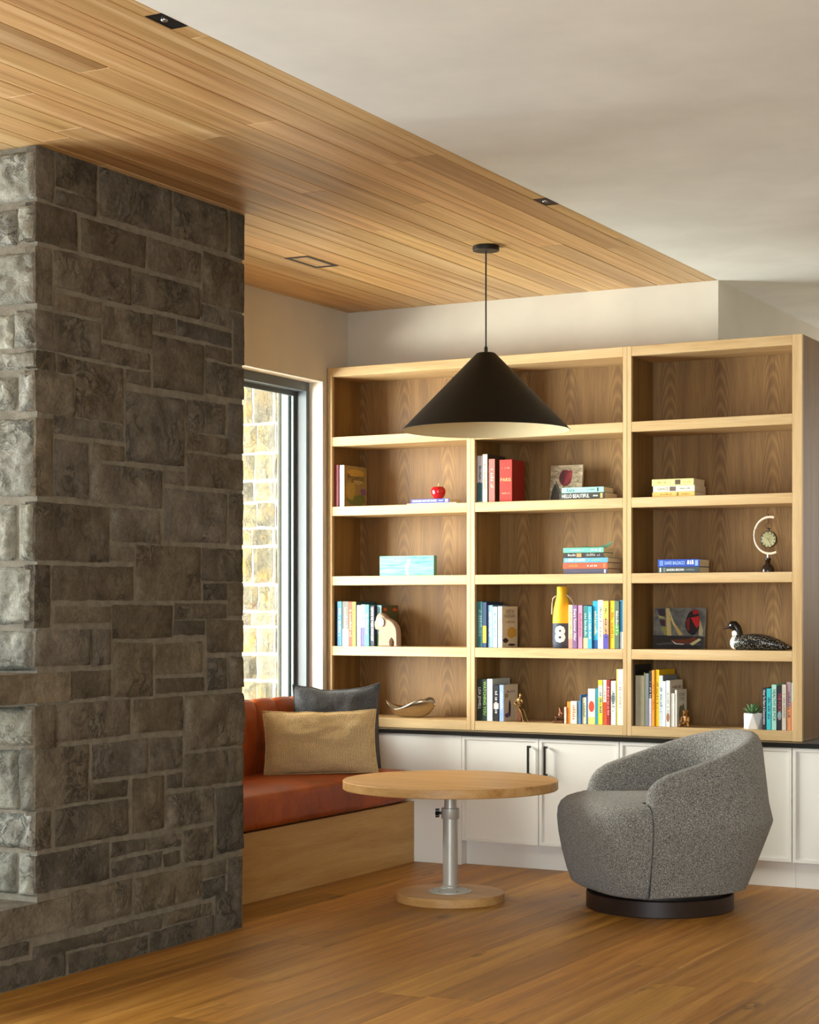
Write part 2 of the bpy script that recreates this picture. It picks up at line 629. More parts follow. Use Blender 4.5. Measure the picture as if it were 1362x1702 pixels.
obj('glazing_bead', bm, M['frame'], w1)
bm = bmesh.new()
box(bm, XF0 - .026, XF0 - .02, OY0 + .03, 8.38, OZ0 + .03, OZ1 - .03)
obj('pane', bm, M['glass'], w1)
bm = bmesh.new()
box(bm, XF1, XL - .002, OY1 - .004, OY1 - .0005, OZ0, OZ1)
box(bm, XF1, XL - .002, OY0, OY1, OZ1 - .004, OZ1 - .0005)
obj('reveal', bm, M['reveal'], w1)
bx('outer_casing', (XF0 - .075, XF0 - .028, 8.332, 8.39, OZ0, OZ1), M['frame_out'], w1, .004)
bx('window_sill', (XF1, XL + .0, OY0, OY1, OZ0 - .02, OZ0), M['reveal'], w1, .002)

# living-room glazing outside the frame of the photograph
def glazing(name, d, along):
    bm = bmesh.new()
    x0, x1, y0, y1, z0, z1 = d
    a0, a1 = (y0, y1) if along else (x0, x1)
    n = 5
    for i in range(n + 1):
        a = a0 + (a1 - a0 - .06) * i / n
        if along:
            box(bm, x0, x1, a, a + .06, z0, z1)
        else:
            box(bm, a, a + .06, y0, y1, z0, z1)
    for za, zb in ((z0, z0 + .06), (z1 - .06, z1)):
        box(bm, x0, x1, y0, y1, za, zb)
    return struct(obj(name, bm, M['frame']))


glazing('window_2', (-6.58, -6.52, -2.1, 4.5, .3, 2.65), True)
glazing('window_3', (-4.2, 2.2, -4.18, -4.12, .3, 2.65), False)

# outdoors: ground and the stone return wall seen through the nook window
struct(bx('ground', (-16, -5.33, 5.62, 14, -.4, -.1), M['ground'], None, 0))


def stone_mesh(a0, a1, z0, z1, mapper, amp, seed, cell, edge=.004, back=.045, jit=.004, chip=False):
    """one hewn block: a gridded, uneven face with a skirt running back into the mortar"""
    bm = bmesh.new()
    nx = max(3, int((a1 - a0) / cell)); nz = max(3, int((z1 - z0) / cell))
    rr = random.Random(seed)
    cj = [(rr.uniform(-jit, jit), rr.uniform(-jit, jit)) for _ in range(4)]
    tilt = (rr.uniform(-.5, .5) * amp, rr.uniform(-.5, .5) * amp)
    base = rr.uniform(0, .6) * amp
    off = Vector((seed * 3.7, seed * 1.3, 0))
    grid = []
    for j in range(nz + 1):
        row = []
        v = j / nz
        for i in range(nx + 1):
            u = i / nx
            ja = (cj[0][0] * (1 - u) + cj[1][0] * u) * (1 - v) + (cj[2][0] * (1 - u) + cj[3][0] * u) * v
            jz = (cj[0][1] * (1 - u) + cj[1][1] * u) * (1 - v) + (cj[2][1] * (1 - u) + cj[3][1] * u) * v
            a = a0 + (a1 - a0) * u + ja; z = z0 + (z1 - z0) * v + jz
            p = Vector((a, z, 0)) + off
            brd = i in (0, nx) or j in (0, nz)
            wob = mnoise.noise(p * 38) * .0035 + mnoise.noise(p * 15) * .003
            if brd:
                a += wob * (1 if i in (0, nx) else 0)
                z += wob * (1 if j in (0, nz) else 0)
            f = mnoise.fractal(p * 9, 1.0, 2.1, 4)
            rdg = abs(mnoise.noise(p * 7 + Vector((9, 2, 4))))
            if chip:
                dd, _pp = mnoise.voronoi(p * 16 + Vector((0, 0, mnoise.noise(p * 4))))
                rdg = rdg + 1.5 * (dd[1] - dd[0]) * .5 + .9 * abs(mnoise.noise(p * 21))
            e = base + amp * (.55 * f + .7 * rdg) + tilt[0] * (u - .5) + tilt[1] * (v - .5)
            d = min(min(u, 1 - u) * (a1 - a0), min(v, 1 - v) * (z1 - z0))
            k_ = min(1, d / .018)
            out = -edge * (1 - k_) + e * (k_ ** .6) + .002 * k_
            row.append(bm.verts.new(mapper(a, min(z, 2.9135) if back < .05 and z < 3 else z, out)))
        grid.append(row)
    for j in range(nz):
        for i in range(nx):
            bm.faces.new((grid[j][i], grid[j][i + 1], grid[j + 1][i + 1], grid[j + 1][i]))
    ring = grid[0][:] + [r[-1] for r in grid[1:]] + grid[-1][-2::-1] + [r[0] for r in grid[-2:0:-1]]
    c0 = mapper(a0, z0, 0); dirv = mapper(a0, z0, -back) - c0
    bk = [bm.verts.new(v.co + dirv) for v in ring]
    n = len(ring)
    for i in range(n):
        bm.faces.new((ring[i], ring[(i + 1) % n], bk[(i + 1) % n], bk[i]))
    return bm


ext = struct(bx('wall_exterior', (-7.2, -5.335, 8.372, 8.6, -.1, 3.4), M['mortar_out'], None, 0))
zs = [3.2, 2.9, 2.52, 2.305, 2.145, 1.995, 1.88, 1.74, 1.64, 1.435, 1.29, 1.205, 1.06, .915, .70, .5, .3, .05]
sd = 400
for zi, (zt, zb) in enumerate(zip(zs, zs[1:])):
    x = -5.336
    cuts = [.016, .03, .026][zi % 3], rg.uniform(.10, .14), rg.uniform(.11, .2), .26, .3, .25, .3, .35
    for c in cuts:
        sd += 1
        obj('stone', stone_mesh(x - c + .005, x - .005, zb + .008, zt - .008, lambda a, z, p: Vector((a, 8.366 - p, z)), .008, sd, .03), M['stone_out'], ext)
        x -= c

# ------------------------------------------------------------------ stone fireplace mass
XP, YF, YB_ = -4.179, 4.998, 6.294
fp = thing('stone_fireplace', 'floor-to-ceiling grey stone fireplace mass at the left of the seating nook', 'fireplace', (-5.0, 5.6, 0))
bm = bmesh.new()
box(bm, -5.75, XP - .003, YF + .010, YB_ - .004, 0, ZC - .0005)
box(bm, -5.75, XP - .003, 4.42, YF + .010, 0, .182)
obj('mortar_core', bm, M['mortar'], fp)
RS=[(4.999,5.091,2.733,2.91),(5.106,5.333,2.793,2.91),(5.109,5.333,2.729,2.782),(5.358,5.792,2.741,2.91),(5.814,6.172,2.74,2.91),(6.207,6.294,2.734,2.91),(4.996,5.222,2.586,2.717),(5.251,5.627,2.587,2.709),(5.653,5.988,2.59,2.706),(6.01,6.291,2.519,2.713),(4.996,5.081,2.368,2.561),(5.103,5.539,2.439,2.567),(5.555,5.979,2.442,2.568),(5.098,5.36,2.359,2.416),(5.371,5.668,2.293,2.414),(5.685,5.82,2.362,2.421),(5.836,6.203,2.363,2.419),(6.001,6.207,2.442,2.505),(6.226,6.294,2.301,2.502),(4.996,5.352,2.208,2.34),(5.371,5.653,2.206,2.266),(5.68,6.013,2.149,2.344),(6.029,6.206,2.299,2.348),(6.029,6.294,2.157,2.282),(4.996,5.103,2.139,2.197),(5.115,5.206,2.141,2.198),(4.996,5.206,1.991,2.129),(5.222,5.492,1.994,2.193),(5.513,5.656,2.147,2.192),(5.513,5.881,1.857,2.113),(5.903,6.163,2.002,2.122),(6.19,6.288,1.935,2.133),(5.906,6.172,1.927,1.989),(4.996,5.083,1.696,1.968),(5.098,5.487,1.921,1.979),(5.098,5.288,1.698,1.896),(5.317,5.496,1.849,1.902),(5.308,5.732,1.693,1.831),(5.906,6.288,1.789,1.909),(5.753,5.885,1.784,1.834),(5.757,6.172,1.566,1.763),(6.194,6.284,1.568,1.773),(4.996,5.409,1.475,1.672),(5.428,5.72,1.555,1.677),(5.42,5.559,1.482,1.534),(5.575,5.988,1.336,1.54),(6.003,6.284,1.417,1.542),(4.989,5.069,1.242,1.455),(5.091,5.555,1.335,1.455),(5.098,5.42,1.255,1.308),(5.433,5.799,1.192,1.315),(5.816,6.17,1.267,1.323),(6.186,6.284,1.276,1.404),(6.011,6.172,1.341,1.402),(5.816,6.02,1.2,1.253),(6.033,6.288,1.13,1.255),(4.994,5.299,1.103,1.226),(5.312,5.415,1.098,1.229),(5.437,5.67,0.976,1.174),(5.7,5.998,1.052,1.169),(5.7,6.011,0.982,1.032),(6.039,6.172,0.984,1.103),(6.196,6.288,0.984,1.107),(5.194,5.415,0.981,1.074),(4.994,5.103,0.817,0.963),(5.119,5.532,0.836,0.962),(5.557,5.869,0.837,0.959),(5.894,6.288,0.748,0.96),(4.996,5.285,0.613,0.808),(5.309,5.641,0.688,0.811),(5.665,5.869,0.684,0.807),(5.888,6.163,0.605,0.732),(6.18,6.288,0.603,0.735),(5.299,5.515,0.612,0.664),(5.552,5.747,0.463,0.662),(5.772,5.865,0.612,0.662),(5.769,6.084,0.46,0.585),(6.104,6.288,0.323,0.583),(4.996,5.078,0.467,0.593),(5.106,5.521,0.463,0.593),(4.996,5.404,0.314,0.444),(5.426,5.629,0.393,0.436),(5.645,5.86,0.386,0.432),(5.878,6.078,0.315,0.438),(5.426,5.73,0.316,0.37),(5.751,5.848,0.319,0.364),(5.188,5.541,0.164,0.293),(5.566,5.994,0.163,0.289),(6.01,6.163,0.238,0.287),(6.01,6.157,0.16,0.224),(6.186,6.277,0.166,0.291),(6.097,6.272,0.004,0.158),(5.747,6.065,0.089,0.135),(5.376,5.732,0.086,0.135),(4.982,5.363,0.089,0.13),(4.516,4.959,0.114,0.156),(4.516,5.156,0.004,0.089),(5.18,5.641,0.004,0.071),(5.659,6.084,0.004,0.076)]
FS=[(-4.512,-4.183,2.726,2.897),(-4.468,-4.272,2.576,2.7),(-4.264,-4.183,2.581,2.712),(-4.555,-4.183,2.367,2.551),(-4.443,-4.289,2.212,2.335),(-4.281,-4.183,2.216,2.345),(-4.529,-4.183,2.139,2.199),(-4.494,-4.276,1.993,2.117),(-4.264,-4.183,1.994,2.128),(-4.52,-4.183,1.694,1.972),(-4.477,-4.277,1.467,1.669),(-4.261,-4.183,1.468,1.674),(-4.546,-4.187,1.247,1.452),(-4.512,-4.187,1.084,1.23),(-4.538,-4.187,0.821,0.961),(-4.486,-4.264,0.596,0.808),(-4.254,-4.183,0.596,0.818),(-4.529,-4.187,0.465,0.588),(-4.503,-4.272,0.301,0.449),(-4.261,-4.183,0.301,0.452)]
for i, (y0, y1, z0, z1) in enumerate(RS):
    yy1 = y1 + (.006 if y1 > 6.27 else 0)
    yy0 = y0 if y0 > 4.99 or y0 < 4.5 else y0
    obj('stone', stone_mesh(max(yy0, 4.42) - .001, yy1 + .002, z0 - .002, z1 + .002, lambda a, z, p: Vector((XP + p, a, z)), .007 + .010 * ((i * 7) % 5) / 5, i + 1, .018, .0), M['stone'], fp, 50)
for i, (x0, x1, z0, z1) in enumerate(FS):
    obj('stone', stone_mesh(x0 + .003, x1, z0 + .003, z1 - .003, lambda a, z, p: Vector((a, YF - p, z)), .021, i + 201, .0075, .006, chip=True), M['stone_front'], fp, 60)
# further split blocks of the front, left of the photographed strip
z = .29
si = 600
while z < 2.86:
    hgt = rg.uniform(.12, .27)
    z2 = min(z + hgt, 2.91)
    if 2.91 - z2 < .1:
        z2 = 2.91
    if z < 1.08 and z2 > .965:
        z2 = .97
    x = -4.34 - rg.uniform(.12, .2)
    while x > -5.7:
        w = rg.uniform(.2, .42)
        si += 1
        x2 = max(x - w, -5.75)
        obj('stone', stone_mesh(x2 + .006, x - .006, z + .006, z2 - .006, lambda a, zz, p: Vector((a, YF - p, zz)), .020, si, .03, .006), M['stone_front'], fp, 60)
        x = x2
    z = z2 if abs(z2 - .97) > .001 else 1.082
for i, (x0, x1) in enumerate(((-4.47, -4.19), (-4.86, -4.48), (-5.3, -4.87), (-5.7, -5.31))):
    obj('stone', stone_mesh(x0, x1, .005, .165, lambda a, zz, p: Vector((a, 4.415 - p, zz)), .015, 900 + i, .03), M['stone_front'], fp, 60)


def slab(name, d, seed):
    bm = bmesh.new()
    box(bm, *d)
    bmesh.ops.subdivide_edges(bm, edges=list(bm.edges), cuts=14, use_grid_fill=True)
    for v in bm.verts:
        q = v.co * 6 + Vector((seed, 0, 0))
        v.co += Vector((mnoise.noise(q), mnoise.noise(q + Vector((5, 5, 5))), 0)) * .004
    return obj(name, bm, M['slab'], fp, 40)


slab('mantel_slab', (-5.72, XP + .004, 4.60, 5.185, .975, 1.078), 3)
slab('hearth_slab', (-5.72, XP + .006, 4.40, 5.185, .170, .281), 9)

# ------------------------------------------------------------------ bookcase
BY = 8.43
BX = [-5.060, -5.031, -4.228, -4.182, -3.371, -3.327, -2.522, -2.475]
SH = [(2.169, 2.2185), (1.7985, 1.8475), (1.4285, 1.477), (1.056, 1.1055)]
bc = thing('bookcase', 'wide built-in oak bookcase with three bays and five rows of open shelves', 'bookcase', (-3.77, 8.6, .682))
FD = .022            # depth of the solid oak edge; the panel behind carries painted-in shade
def upright(name, x0, x1, m_in, y1):
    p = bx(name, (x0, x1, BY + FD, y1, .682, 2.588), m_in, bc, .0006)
    bx('solid_edge', (x0, x1, BY, BY + FD - .0002, .682, 2.588), M['oak_z'], p, .001)


upright('end_panel', BX[0], BX[1], M['oak_shaded'], 8.75)
upright('end_panel', BX[6], BX[7], M['oak_shaded'], 8.75)
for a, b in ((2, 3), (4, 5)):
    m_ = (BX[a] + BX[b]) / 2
    upright('divider', BX[a], m_ - .0005, M['oak_shaded'], 8.735)
    upright('divider', m_ + .0005, BX[b], M['oak_shaded'], 8.735)
for a, b in ((1, 2), (3, 4), (5, 6)):
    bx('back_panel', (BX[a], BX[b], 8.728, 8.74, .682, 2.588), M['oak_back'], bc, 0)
    bx('top_rail', (BX[a] + .0003, BX[b] - .0003, BY + .0005, 8.728, 2.54, 2.588), M['oak_x'], bc)
    bx('bottom_rail', (BX[a] + .0003, BX[b] - .0003, BY + .0005, 8.728, .682, .7305), M['oak_x'], bc)
    for z0, z1 in SH:
        bx('shelf', (BX[a] + .0003, BX[b] - .0003, BY + .0005, 8.728, z0, z1), M['oak_x'], bc)

# ------------------------------------------------------------------ base cabinets and worktop
tag(bx('worktop', (XL + .005, -.78, 8.339, 8.765, .66, .681), M['worktop'], None, .002), 'long thin black worktop under the oak bookcase', 'worktop')
tag(bx('cabinet_end_panel', (XL + .005, -4.222, 8.359, 8.6, 0, .659), M['cab'], None, .0015), 'plain white full-height panel between the bench and the first cabinet door', 'panel')


def cabinet(x0, x1, label, handles):
    cb = thing('base_cabinet', label, 'cabinet', ((x0 + x1) / 2, 8.55, 0), 0, 'white base cabinets under the worktop')
    bx('carcass', (x0 + .001, x1 - .001, 8.381, 8.7, .124, .659), M['cab'], cb, 0)
    bx('toe_kick', (x0 + .0005, x1 - .0005, 8.418, 8.44, 0, .1238), M['cab'], cb, 0)
    xm = (x0 + x1) / 2
    for i, (a, b) in enumerate(((x0, xm), (xm, x1))):
        a += .0022; b -= .0022
        bm = bmesh.new()
        box(bm, a, b, 8.367, 8.380, .125, .656)
        door = obj('door', bm, M['cab'], cb)
        f = .0155
        bm = bmesh.new()
        for d in ((a, a + f, .125, .656), (b - f, b, .125, .656), (a + f, b - f, .125, .125 + f), (a + f, b - f, .656 - f, .656)):
            box(bm, d[0], d[1], 8.359, 8.3668, d[2], d[3])
        obj('door_frame', bm, M['cab'], door)
        if handles:
            hx = b - .043 if i == 0 else a + .043
            bm = bmesh.new()
            box(bm, hx - .005, hx + .005, 8.326, 8.336, .472, .622)
            box(bm, hx - .005, hx + .005, 8.336, 8.359, .474, .484)
            box(bm, hx - .005, hx + .005, 8.336, 8.359, .610, .620)
            bev(bm, .001)
            obj('handle', bm, M['black'], door)


cabinet(-4.222, -3.362, 'white two-door cabinet behind the round table with black bar handles', True)
cabinet(-3.362, -2.502, 'white two-door cabinet behind the grey swivel chair', True)
cabinet(-2.502, -1.642, 'white cabinet at the right edge beneath the end of the bookcase', True)
cabinet(-1.642, -.782, 'white cabinet furthest right beyond the bookcase', True)

# ------------------------------------------------------------------ window bench
bn = thing('window_bench', 'built-in oak bench with cognac leather seat and channelled backrest', 'bench', (-4.78, 7.3, 0))
bx('base_panel', (XL + .008, -4.495, 6.31, 8.357, 0, .312), M['bench'], bn, .001)
bm = bmesh.new()
box(bm, XL + .01, -4.466, 6.31, 8.312, .314, .488)
bmesh.ops.subdivide_edges(bm, edges=list(bm.edges), cuts=10, use_grid_fill=True)
for v in bm.verts:
    x, y, z = v.co
    u = (x + 4.7655) / .2995; w = (y - 7.311) / 1.0; q = (z - .401) / .087
    for _ in (0,):
        e = .035
        dx = max(0, abs(x + 4.7655) - (.2995 - e)); dz = max(0, abs(z - .401) - (.087 - e)); dy = max(0, abs(y - 7.311) - (1.001 - e))
        l_ = math.sqrt(dx * dx + dy * dy + dz * dz)
        if l_ > e:
            s_ = e / l_
            if dx: v.co.x = -4.7655 + math.copysign(.2995 - e + dx * s_, x + 4.7655)
            if dy: v.co.y = 7.311 + math.copysign(1.001 - e + dy * s_, w)
            if dz: v.co.z = .401 + math.copysign(.087 - e + dz * s_, q)
    if q > .5:
        v.co.z += .008 * (1 - u * u) * (1 - w ** 4)
    if x > -4.5 and abs(q) < .7:
        v.co.x += .006 * (1 - q * q)
so = obj('seat_cushion', bm, M['leather'], bn, 60)
sm = so.modifiers.new('soft', 'SUBSURF'); sm.levels = sm.render_levels = 2
y = 7.6 - 7 * .185
while y < 8.33:
    y2 = min(y + .185, 8.334)
    if y2 > 6.35:
        bm = bmesh.new()
        ya = max(y, 6.315)
        n = 9
        cr = []
        prof = [(-5.055, .49), (-4.962, .492), (-4.951, .53), (-4.949, .66), (-4.953, .80), (-4.966, .842), (-4.995, .856), (-5.03, .852), (-5.055, .83)]
        for i in range(n):
            t = i / (n - 1)
            puff = .014 * math.sqrt(max(0, 1 - (2 * t - 1) ** 2)) - .010
            ring = []
            for j, (px, pz) in enumerate(prof):
                k_ = 1 if 1 <= j <= 7 else 0
                ring.append(bm.verts.new((px + (puff if 1 <= j <= 5 else 0), ya + (y2 - ya) * t, pz + (puff if j >= 5 and k_ else 0))))
            cr.append(ring)
        for a, b in zip(cr, cr[1:]):
            for j in range(len(prof)):
                j2 = (j + 1) % len(prof)
                bm.faces.new((a[j], a[j2], b[j2], b[j]))
        bm.faces.new(cr[0]); bm.faces.new(cr[-1][::-1])
        obj('back_channel', bm, M['leather'], bn, 70)
    y = y2


def pillow(name, label, w, h, t, m, base, xdir, lean, seed, sag=0):
    """cushion standing on its edge: base is the middle of the lower edge, xdir its long direction"""
    xd = Vector(xdir).normalized()
    nrm = Vector((-xd.y, xd.x, 0))       # backwards, away from the viewer
    up = (Vector((0, 0, 1)) * math.cos(lean) + nrm * math.sin(lean)).normalized()
    fw = xd.cross(up)
    root = thing(name, label, 'cushion', base)
    bm = bmesh.new()
    N = 26
    for side in (1, -1):
        g = []
        for j in range(N + 1):
            row = []
            for i in range(N + 1):
                u = 2 * i / N - 1; v = 2 * j / N - 1
                th = t * ((1 - abs(u) ** 2.6) * (1 - abs(v) ** 2.6)) ** .55
                cx = 1 - .075 * (1 - v * v) * 1.0 - 0
                pu = u * (w / 2) * (1 - .05 * (1 - v * v))
                pv = v * (h / 2) * (1 - .09 * (1 - u * u) * (1 if v > 0 else .35))
                q = Vector((u * 2.2 + seed, v * 2.2, side * 3))
                th += th * .35 * mnoise.noise(q) + th * .18 * mnoise.noise(q * 2.6)
                pv += .008 * mnoise.noise(Vector((u * 2.5 + seed, 0, 7))) * (v > .6) - sag * (1 - u * u) * (v + 1) / 2
                p = Vector(base) + up * (h / 2 + pv) + xd * pu + fw * (side * th)
                p.z = max(p.z, base[2] + .002)
                row.append(bm.verts.new(p))
            g.append(row)
        for j in range(N):
            for i in range(N):
                f = (g[j][i], g[j][i + 1], g[j + 1][i + 1], g[j + 1][i])
                bm.faces.new(f if side == 1 else f[::-1])
    bmesh.ops.remove_doubles(bm, verts=bm.verts, dist=.0008)
    c = obj('cover', bm, m, root, 60)
    bm = bmesh.new()
    pts = []
    for (a0, b0, a1, b1) in ((-1, -1, 1, -1), (1, -1, 1, 1), (1, 1, -1, 1), (-1, 1, -1, -1)):
        for i in range(16):
            s_ = i / 16
            u = a0 + (a1 - a0) * s_; v = b0 + (b1 - b0) * s_
            pu = u * (w / 2) * (1 - .05 * (1 - v * v)); pv = v * (h / 2) * (1 - .09 * (1 - u * u) * (1 if v > 0 else .35))
            pv += .008 * mnoise.noise(Vector((u * 2.5 + seed, 0, 7))) * (v > .6) - sag * (1 - u * u) * (v + 1) / 2
            p = Vector(base) + up * (h / 2 + pv) + xd * pu
            p.z = max(p.z, base[2] + .004)
            pts.append(p)
    tube(bm, pts, .0035, 6, True)
    obj('seam', bm, m, c)
    return root


pillow('cushion', 'tan woven rectangular cushion propped in front on the leather bench', .575, .315, .062, M['weave'], (-4.668, 7.722, .494), (.42, .40, 0), .16, 3)
pillow('cushion', 'charcoal grey square cushion standing behind the tan cushion on the bench', .445, .43, .07, M['charcoal'], (-4.735, 7.985, .494), (.36, .29, 0), .08, 11, .012)

# ------------------------------------------------------------------ round pedestal table
TX, TY = -3.752, 7.318
tb = thing('round_table', 'round oak table on a satin steel pedestal with round oak foot', 'table', (TX, TY, 0))
bm = bmesh.new(); lathe(bm, [(.2385, 0), (.2415, .003), (.2415, .037), (.2385, .040)], (TX, TY, 0), 72); obj('base_disc', bm, M['table'], tb, 40)
bm = bmesh.new(); lathe(bm, [(.4785, .500), (.4815, .503), (.4815, .537), (.4785, .540)], (TX, TY, 0), 110); obj('tabletop', bm, M['table'], tb, 40)
bm = bmesh.new(); lathe(bm, [(.096, .0402), (.096, .045), (.088, .048), (.045, .056), (.042, .060)], (TX, TY, 0), 48); pl = obj('flange', bm, M['plate'], tb, 40)
for i in range(6):
    a = R(20 + 60 * i)
    bm = bmesh.new(); lathe(bm, [(.0058, .046), (.0058, .0492), (.004, .0502)], (TX + .078 * math.cos(a), TY + .078 * math.sin(a), 0), 10); obj('bolt', bm, M['black'], pl)
bm = bmesh.new(); lathe(bm, [(.0385, .056), (.0385, .066), (.0335, .070), (.0335, .366)], (TX, TY, 0), 40); obj('lower_pole', bm, M['steel'], tb, 40)
bm = bmesh.new(); lathe(bm, [(.0395, .366), (.0405, .368), (.0405, .411), (.0385, .413)], (TX, TY, 0), 40); col = obj('collar', bm, M['steel'], tb, 40)
bm = bmesh.new(); lathe(bm, [(.0275, .413), (.0275, .4995)], (TX, TY, 0), 36); obj('upper_pole', bm, M['steel'], tb, 40)
bm = bmesh.new()
ring0, ring1 = [], []
kd = Vector((-.93, -.36, 0)).normalized(); kp = Vector((0, 0, 1)); ks = kd.cross(kp)
tube(bm, [Vector((TX, TY, .39)) + kd * .038, Vector((TX, TY, .39)) + kd * .052], .006, 8)
for s_, off in ((ring0, .050), (ring1, .066)):
    for i in range(36):
        a = 2 * math.pi * i / 36
        r_ = .0185 + .0035 * math.cos(6 * a)
        s_.append(bm.verts.new(Vector((TX, TY, .39)) + kd * off + (kp * math.sin(a) + ks * math.cos(a)) * r_))
for i in range(36):
    bm.faces.new((ring0[i], ring0[(i + 1) % 36], ring1[(i + 1) % 36], ring1[i]))
bm.faces.new(ring0); bm.faces.new(ring1[::-1])
obj('lock_knob', bm, M['black'], col, 40)

# ------------------------------------------------------------------ pendant lamp
LX, LY = -3.591, 7.351
lp = thing('pendant_lamp', 'large black cone pendant lamp hanging on a thin cord over the table', 'lamp', (LX, LY, ZC))
bm = bmesh.new(); lathe(bm, [(.0585, -.001), (.0592, -.003), (.0592, -.020), (.0575, -.022)], (LX, LY, ZC), 48); obj('ceiling_canopy', bm, M['black'], lp, 40)
bm = bmesh.new(); tube(bm, [(LX, LY, ZC - .02), (LX, LY, 2.466)], .0036, 8); obj('cord', bm, M['black'], lp, 60)
bm = bmesh.new(); lathe(bm, [(.008, 2.440), (.008, 2.462), (.0045, 2.470)], (LX, LY, 0), 16); obj('cord_grip', bm, M['black'], lp, 40)
bm = bmesh.new()
lathe(bm, [(.001, 2.4405), (.036, 2.4405), (.0415, 2.438), (.046, 2.434), (.3743, 2.097), (.3730, 2.0955)], (LX, LY, 0), 96, True, False)
sh = obj('shade', bm, M['shade'], lp, 30)
bm = bmesh.new()
lathe(bm, [(.030, 2.430), (.043, 2.430), (.3722, 2.0958)], (LX, LY, 0), 96, True, False)
obj('shade_lining', bm, M['lining'], sh, 30)
bm = bmesh.new(); lathe(bm, [(.02, 2.43), (.02, 2.36), (.014, 2.352), (.014, 2.345)], (LX, LY, 0), 20); obj('lamp_socket', bm, M['black'], lp, 40)
bm = bmesh.new(); lathe(bm, [(.012, 2.345), (.02, 2.325), (.029, 2.30), (.026, 2.275), (.012, 2.258), (.002, 2.255)], (LX, LY, 0), 20); obj('bulb', bm, M['ceramic'], lp, 60)

# ------------------------------------------------------------------ recessed ceiling fittings
for x, y, lab in ((-2.9895, 4.122, 'black square recessed spotlight near the top edge of the boarded ceiling'), (-2.9905, 6.662, 'black square recessed spotlight in the boarded ceiling nearer the bookcase')):
    d = thing('recessed_spotlight', lab, 'light', (x, y, ZC), 0, 'recessed spotlights along the plaster edge')
    bm = bmesh.new()
    h_, hy = .027, .062
    for q in ((x - h_, x - h_ + .004, y - hy, y + hy), (x + h_ - .004, x + h_, y - hy, y + hy), (x - h_ + .004, x + h_ - .004, y - hy, y - hy + .004), (x - h_ + .004, x + h_ - .004, y + hy - .004, y + hy)):
        box(bm, q[0], q[1], q[2], q[3], ZC - .0015, ZC + .004)
    obj('trim_frame', bm, M['black'], d)
    bx('baffle', (x - h_ + .004, x + h_ - .004, y - hy + .004, y + hy - .004, ZC - .0004, ZC + .004), M['black'], d, 0)
    bm = bmesh.new(); lathe(bm, [(.010, .0), (.010, -.002), (.007, -.005), (.002, -.006)], (x + .002, y - .012, ZC - .0004), 20); obj('lens', bm, M['lens'], d, 50)
vt = thing('ceiling_vent', 'flush black rectangular frame set into the boarded ceiling near the window', 'vent', (-4.464, 7.3, ZC))
vx0, vx1, vy0, vy1 = -4.527, -4.404, 7.160, 7.438
for q in ((vx0, vx0 + .019, vy0, vy1), (vx1 - .019, vx1, vy0, vy1), (vx0 + .019, vx1 - .019, vy0, vy0 + .026), (vx0 + .019, vx1 - .019, vy1 - .026, vy1)):
    bx('frame_bar', (q[0], q[1], q[2], q[3], ZC - .0022, ZC - .0002), M['black'], vt, 0)
bx('infill_board', (vx0 + .021, vx1 - .021, vy0 + .029, vy1 - .029, ZC - .0012, ZC - .0002), M['cedar'], vt, 0)

# ------------------------------------------------------------------ swivel barrel chair
ch = thing('swivel_chair', 'grey boucle barrel swivel armchair on a dark round plinth', 'chair', (-2.866, 7.598, 0), R(-133))
W_, A_, P0 = .405, .40, -.10


def plan():
    pts = []
    for i in range(7):
        p = .215 - (.215 - P0) * i / 7
        pts.append((p, -W_ + .022 * max(0, (p - P0) / .315) ** 2))
    for i in range(33):
        a = math.pi * i / 32
        pts.append((P0 - A_ * math.sin(a), -W_ * math.cos(a)))
    for i in range(6, -1, -1):
        p = .215 - (.215 - P0) * i / 7
        pts.append((p, W_ - .022 * max(0, (p - P0) / .315) ** 2))
    return pts


PL = plan()
# finer stations at the arm noses
def lerp2(a, b, t):
    return (a[0] + (b[0] - a[0]) * t, a[1] + (b[1] - a[1]) * t)


PL = [PL[0], lerp2(PL[0], PL[1], .12), lerp2(PL[0], PL[1], .3), lerp2(PL[0], PL[1], .6)] + PL[1:-1] + [lerp2(PL[-1], PL[-2], .6), lerp2(PL[-1], PL[-2], .3), lerp2(PL[-1], PL[-2], .12), PL[-1]]
bm = bmesh.new()
rings = []
n = len(PL)
for i, (px, py) in enumerate(PL):
    a = PL[max(0, i - 1)]; b = PL[min(n - 1, i + 1)]
    t = Vector((b[0] - a[0], b[1] - a[1], 0)).normalized()
    inn = Vector((t.y, -t.x, 0))
    if inn.dot(Vector((-.02 - px, -py, 0))) < 0:
        inn = -inn
    back = min(1, max(0, (.215 - px) / .70))
    H = .575 + .19 * back ** .9
    e = (.215 - px)
    nose = 1 - math.sqrt(max(0, 1 - (1 - min(1, e / .10)) ** 2))
    H -= .055 * nose
    sq = .022 * nose
    tf = .42 + .58 * back
    cs = [(.145 * tf + .012, .085), (.118 * tf, .094), (.085 * tf, .17), (.050 * tf, .255), (.018 * tf, .335), (.004, .372), (.0, .385), (.004, .40), (.018 + sq * .4, .46), (.045 + sq * .5, H - .06 + 0), (.052 + sq, H - .035), (.062 + sq, H - .014), (.078 + sq * .6, H - .002), (.096, H), (.114 - sq * .6, H - .006), (.130 - sq, H - .026), (.140 - sq, H - .06), (.15 - sq, .455), (.155, .40), (.160, .20), (.165, .085)]
    ring = [bm.verts.new(Vector((px, py, 0)) + inn * o_ + Vector((0, 0, z_))) for o_, z_ in cs]
    rings.append(ring)
for a, b in zip(rings, rings[1:]):
    m_ = len(a)
    for j in range(m_):
        bm.faces.new((a[j], a[(j + 1) % m_], b[(j + 1) % m_], b[j]))
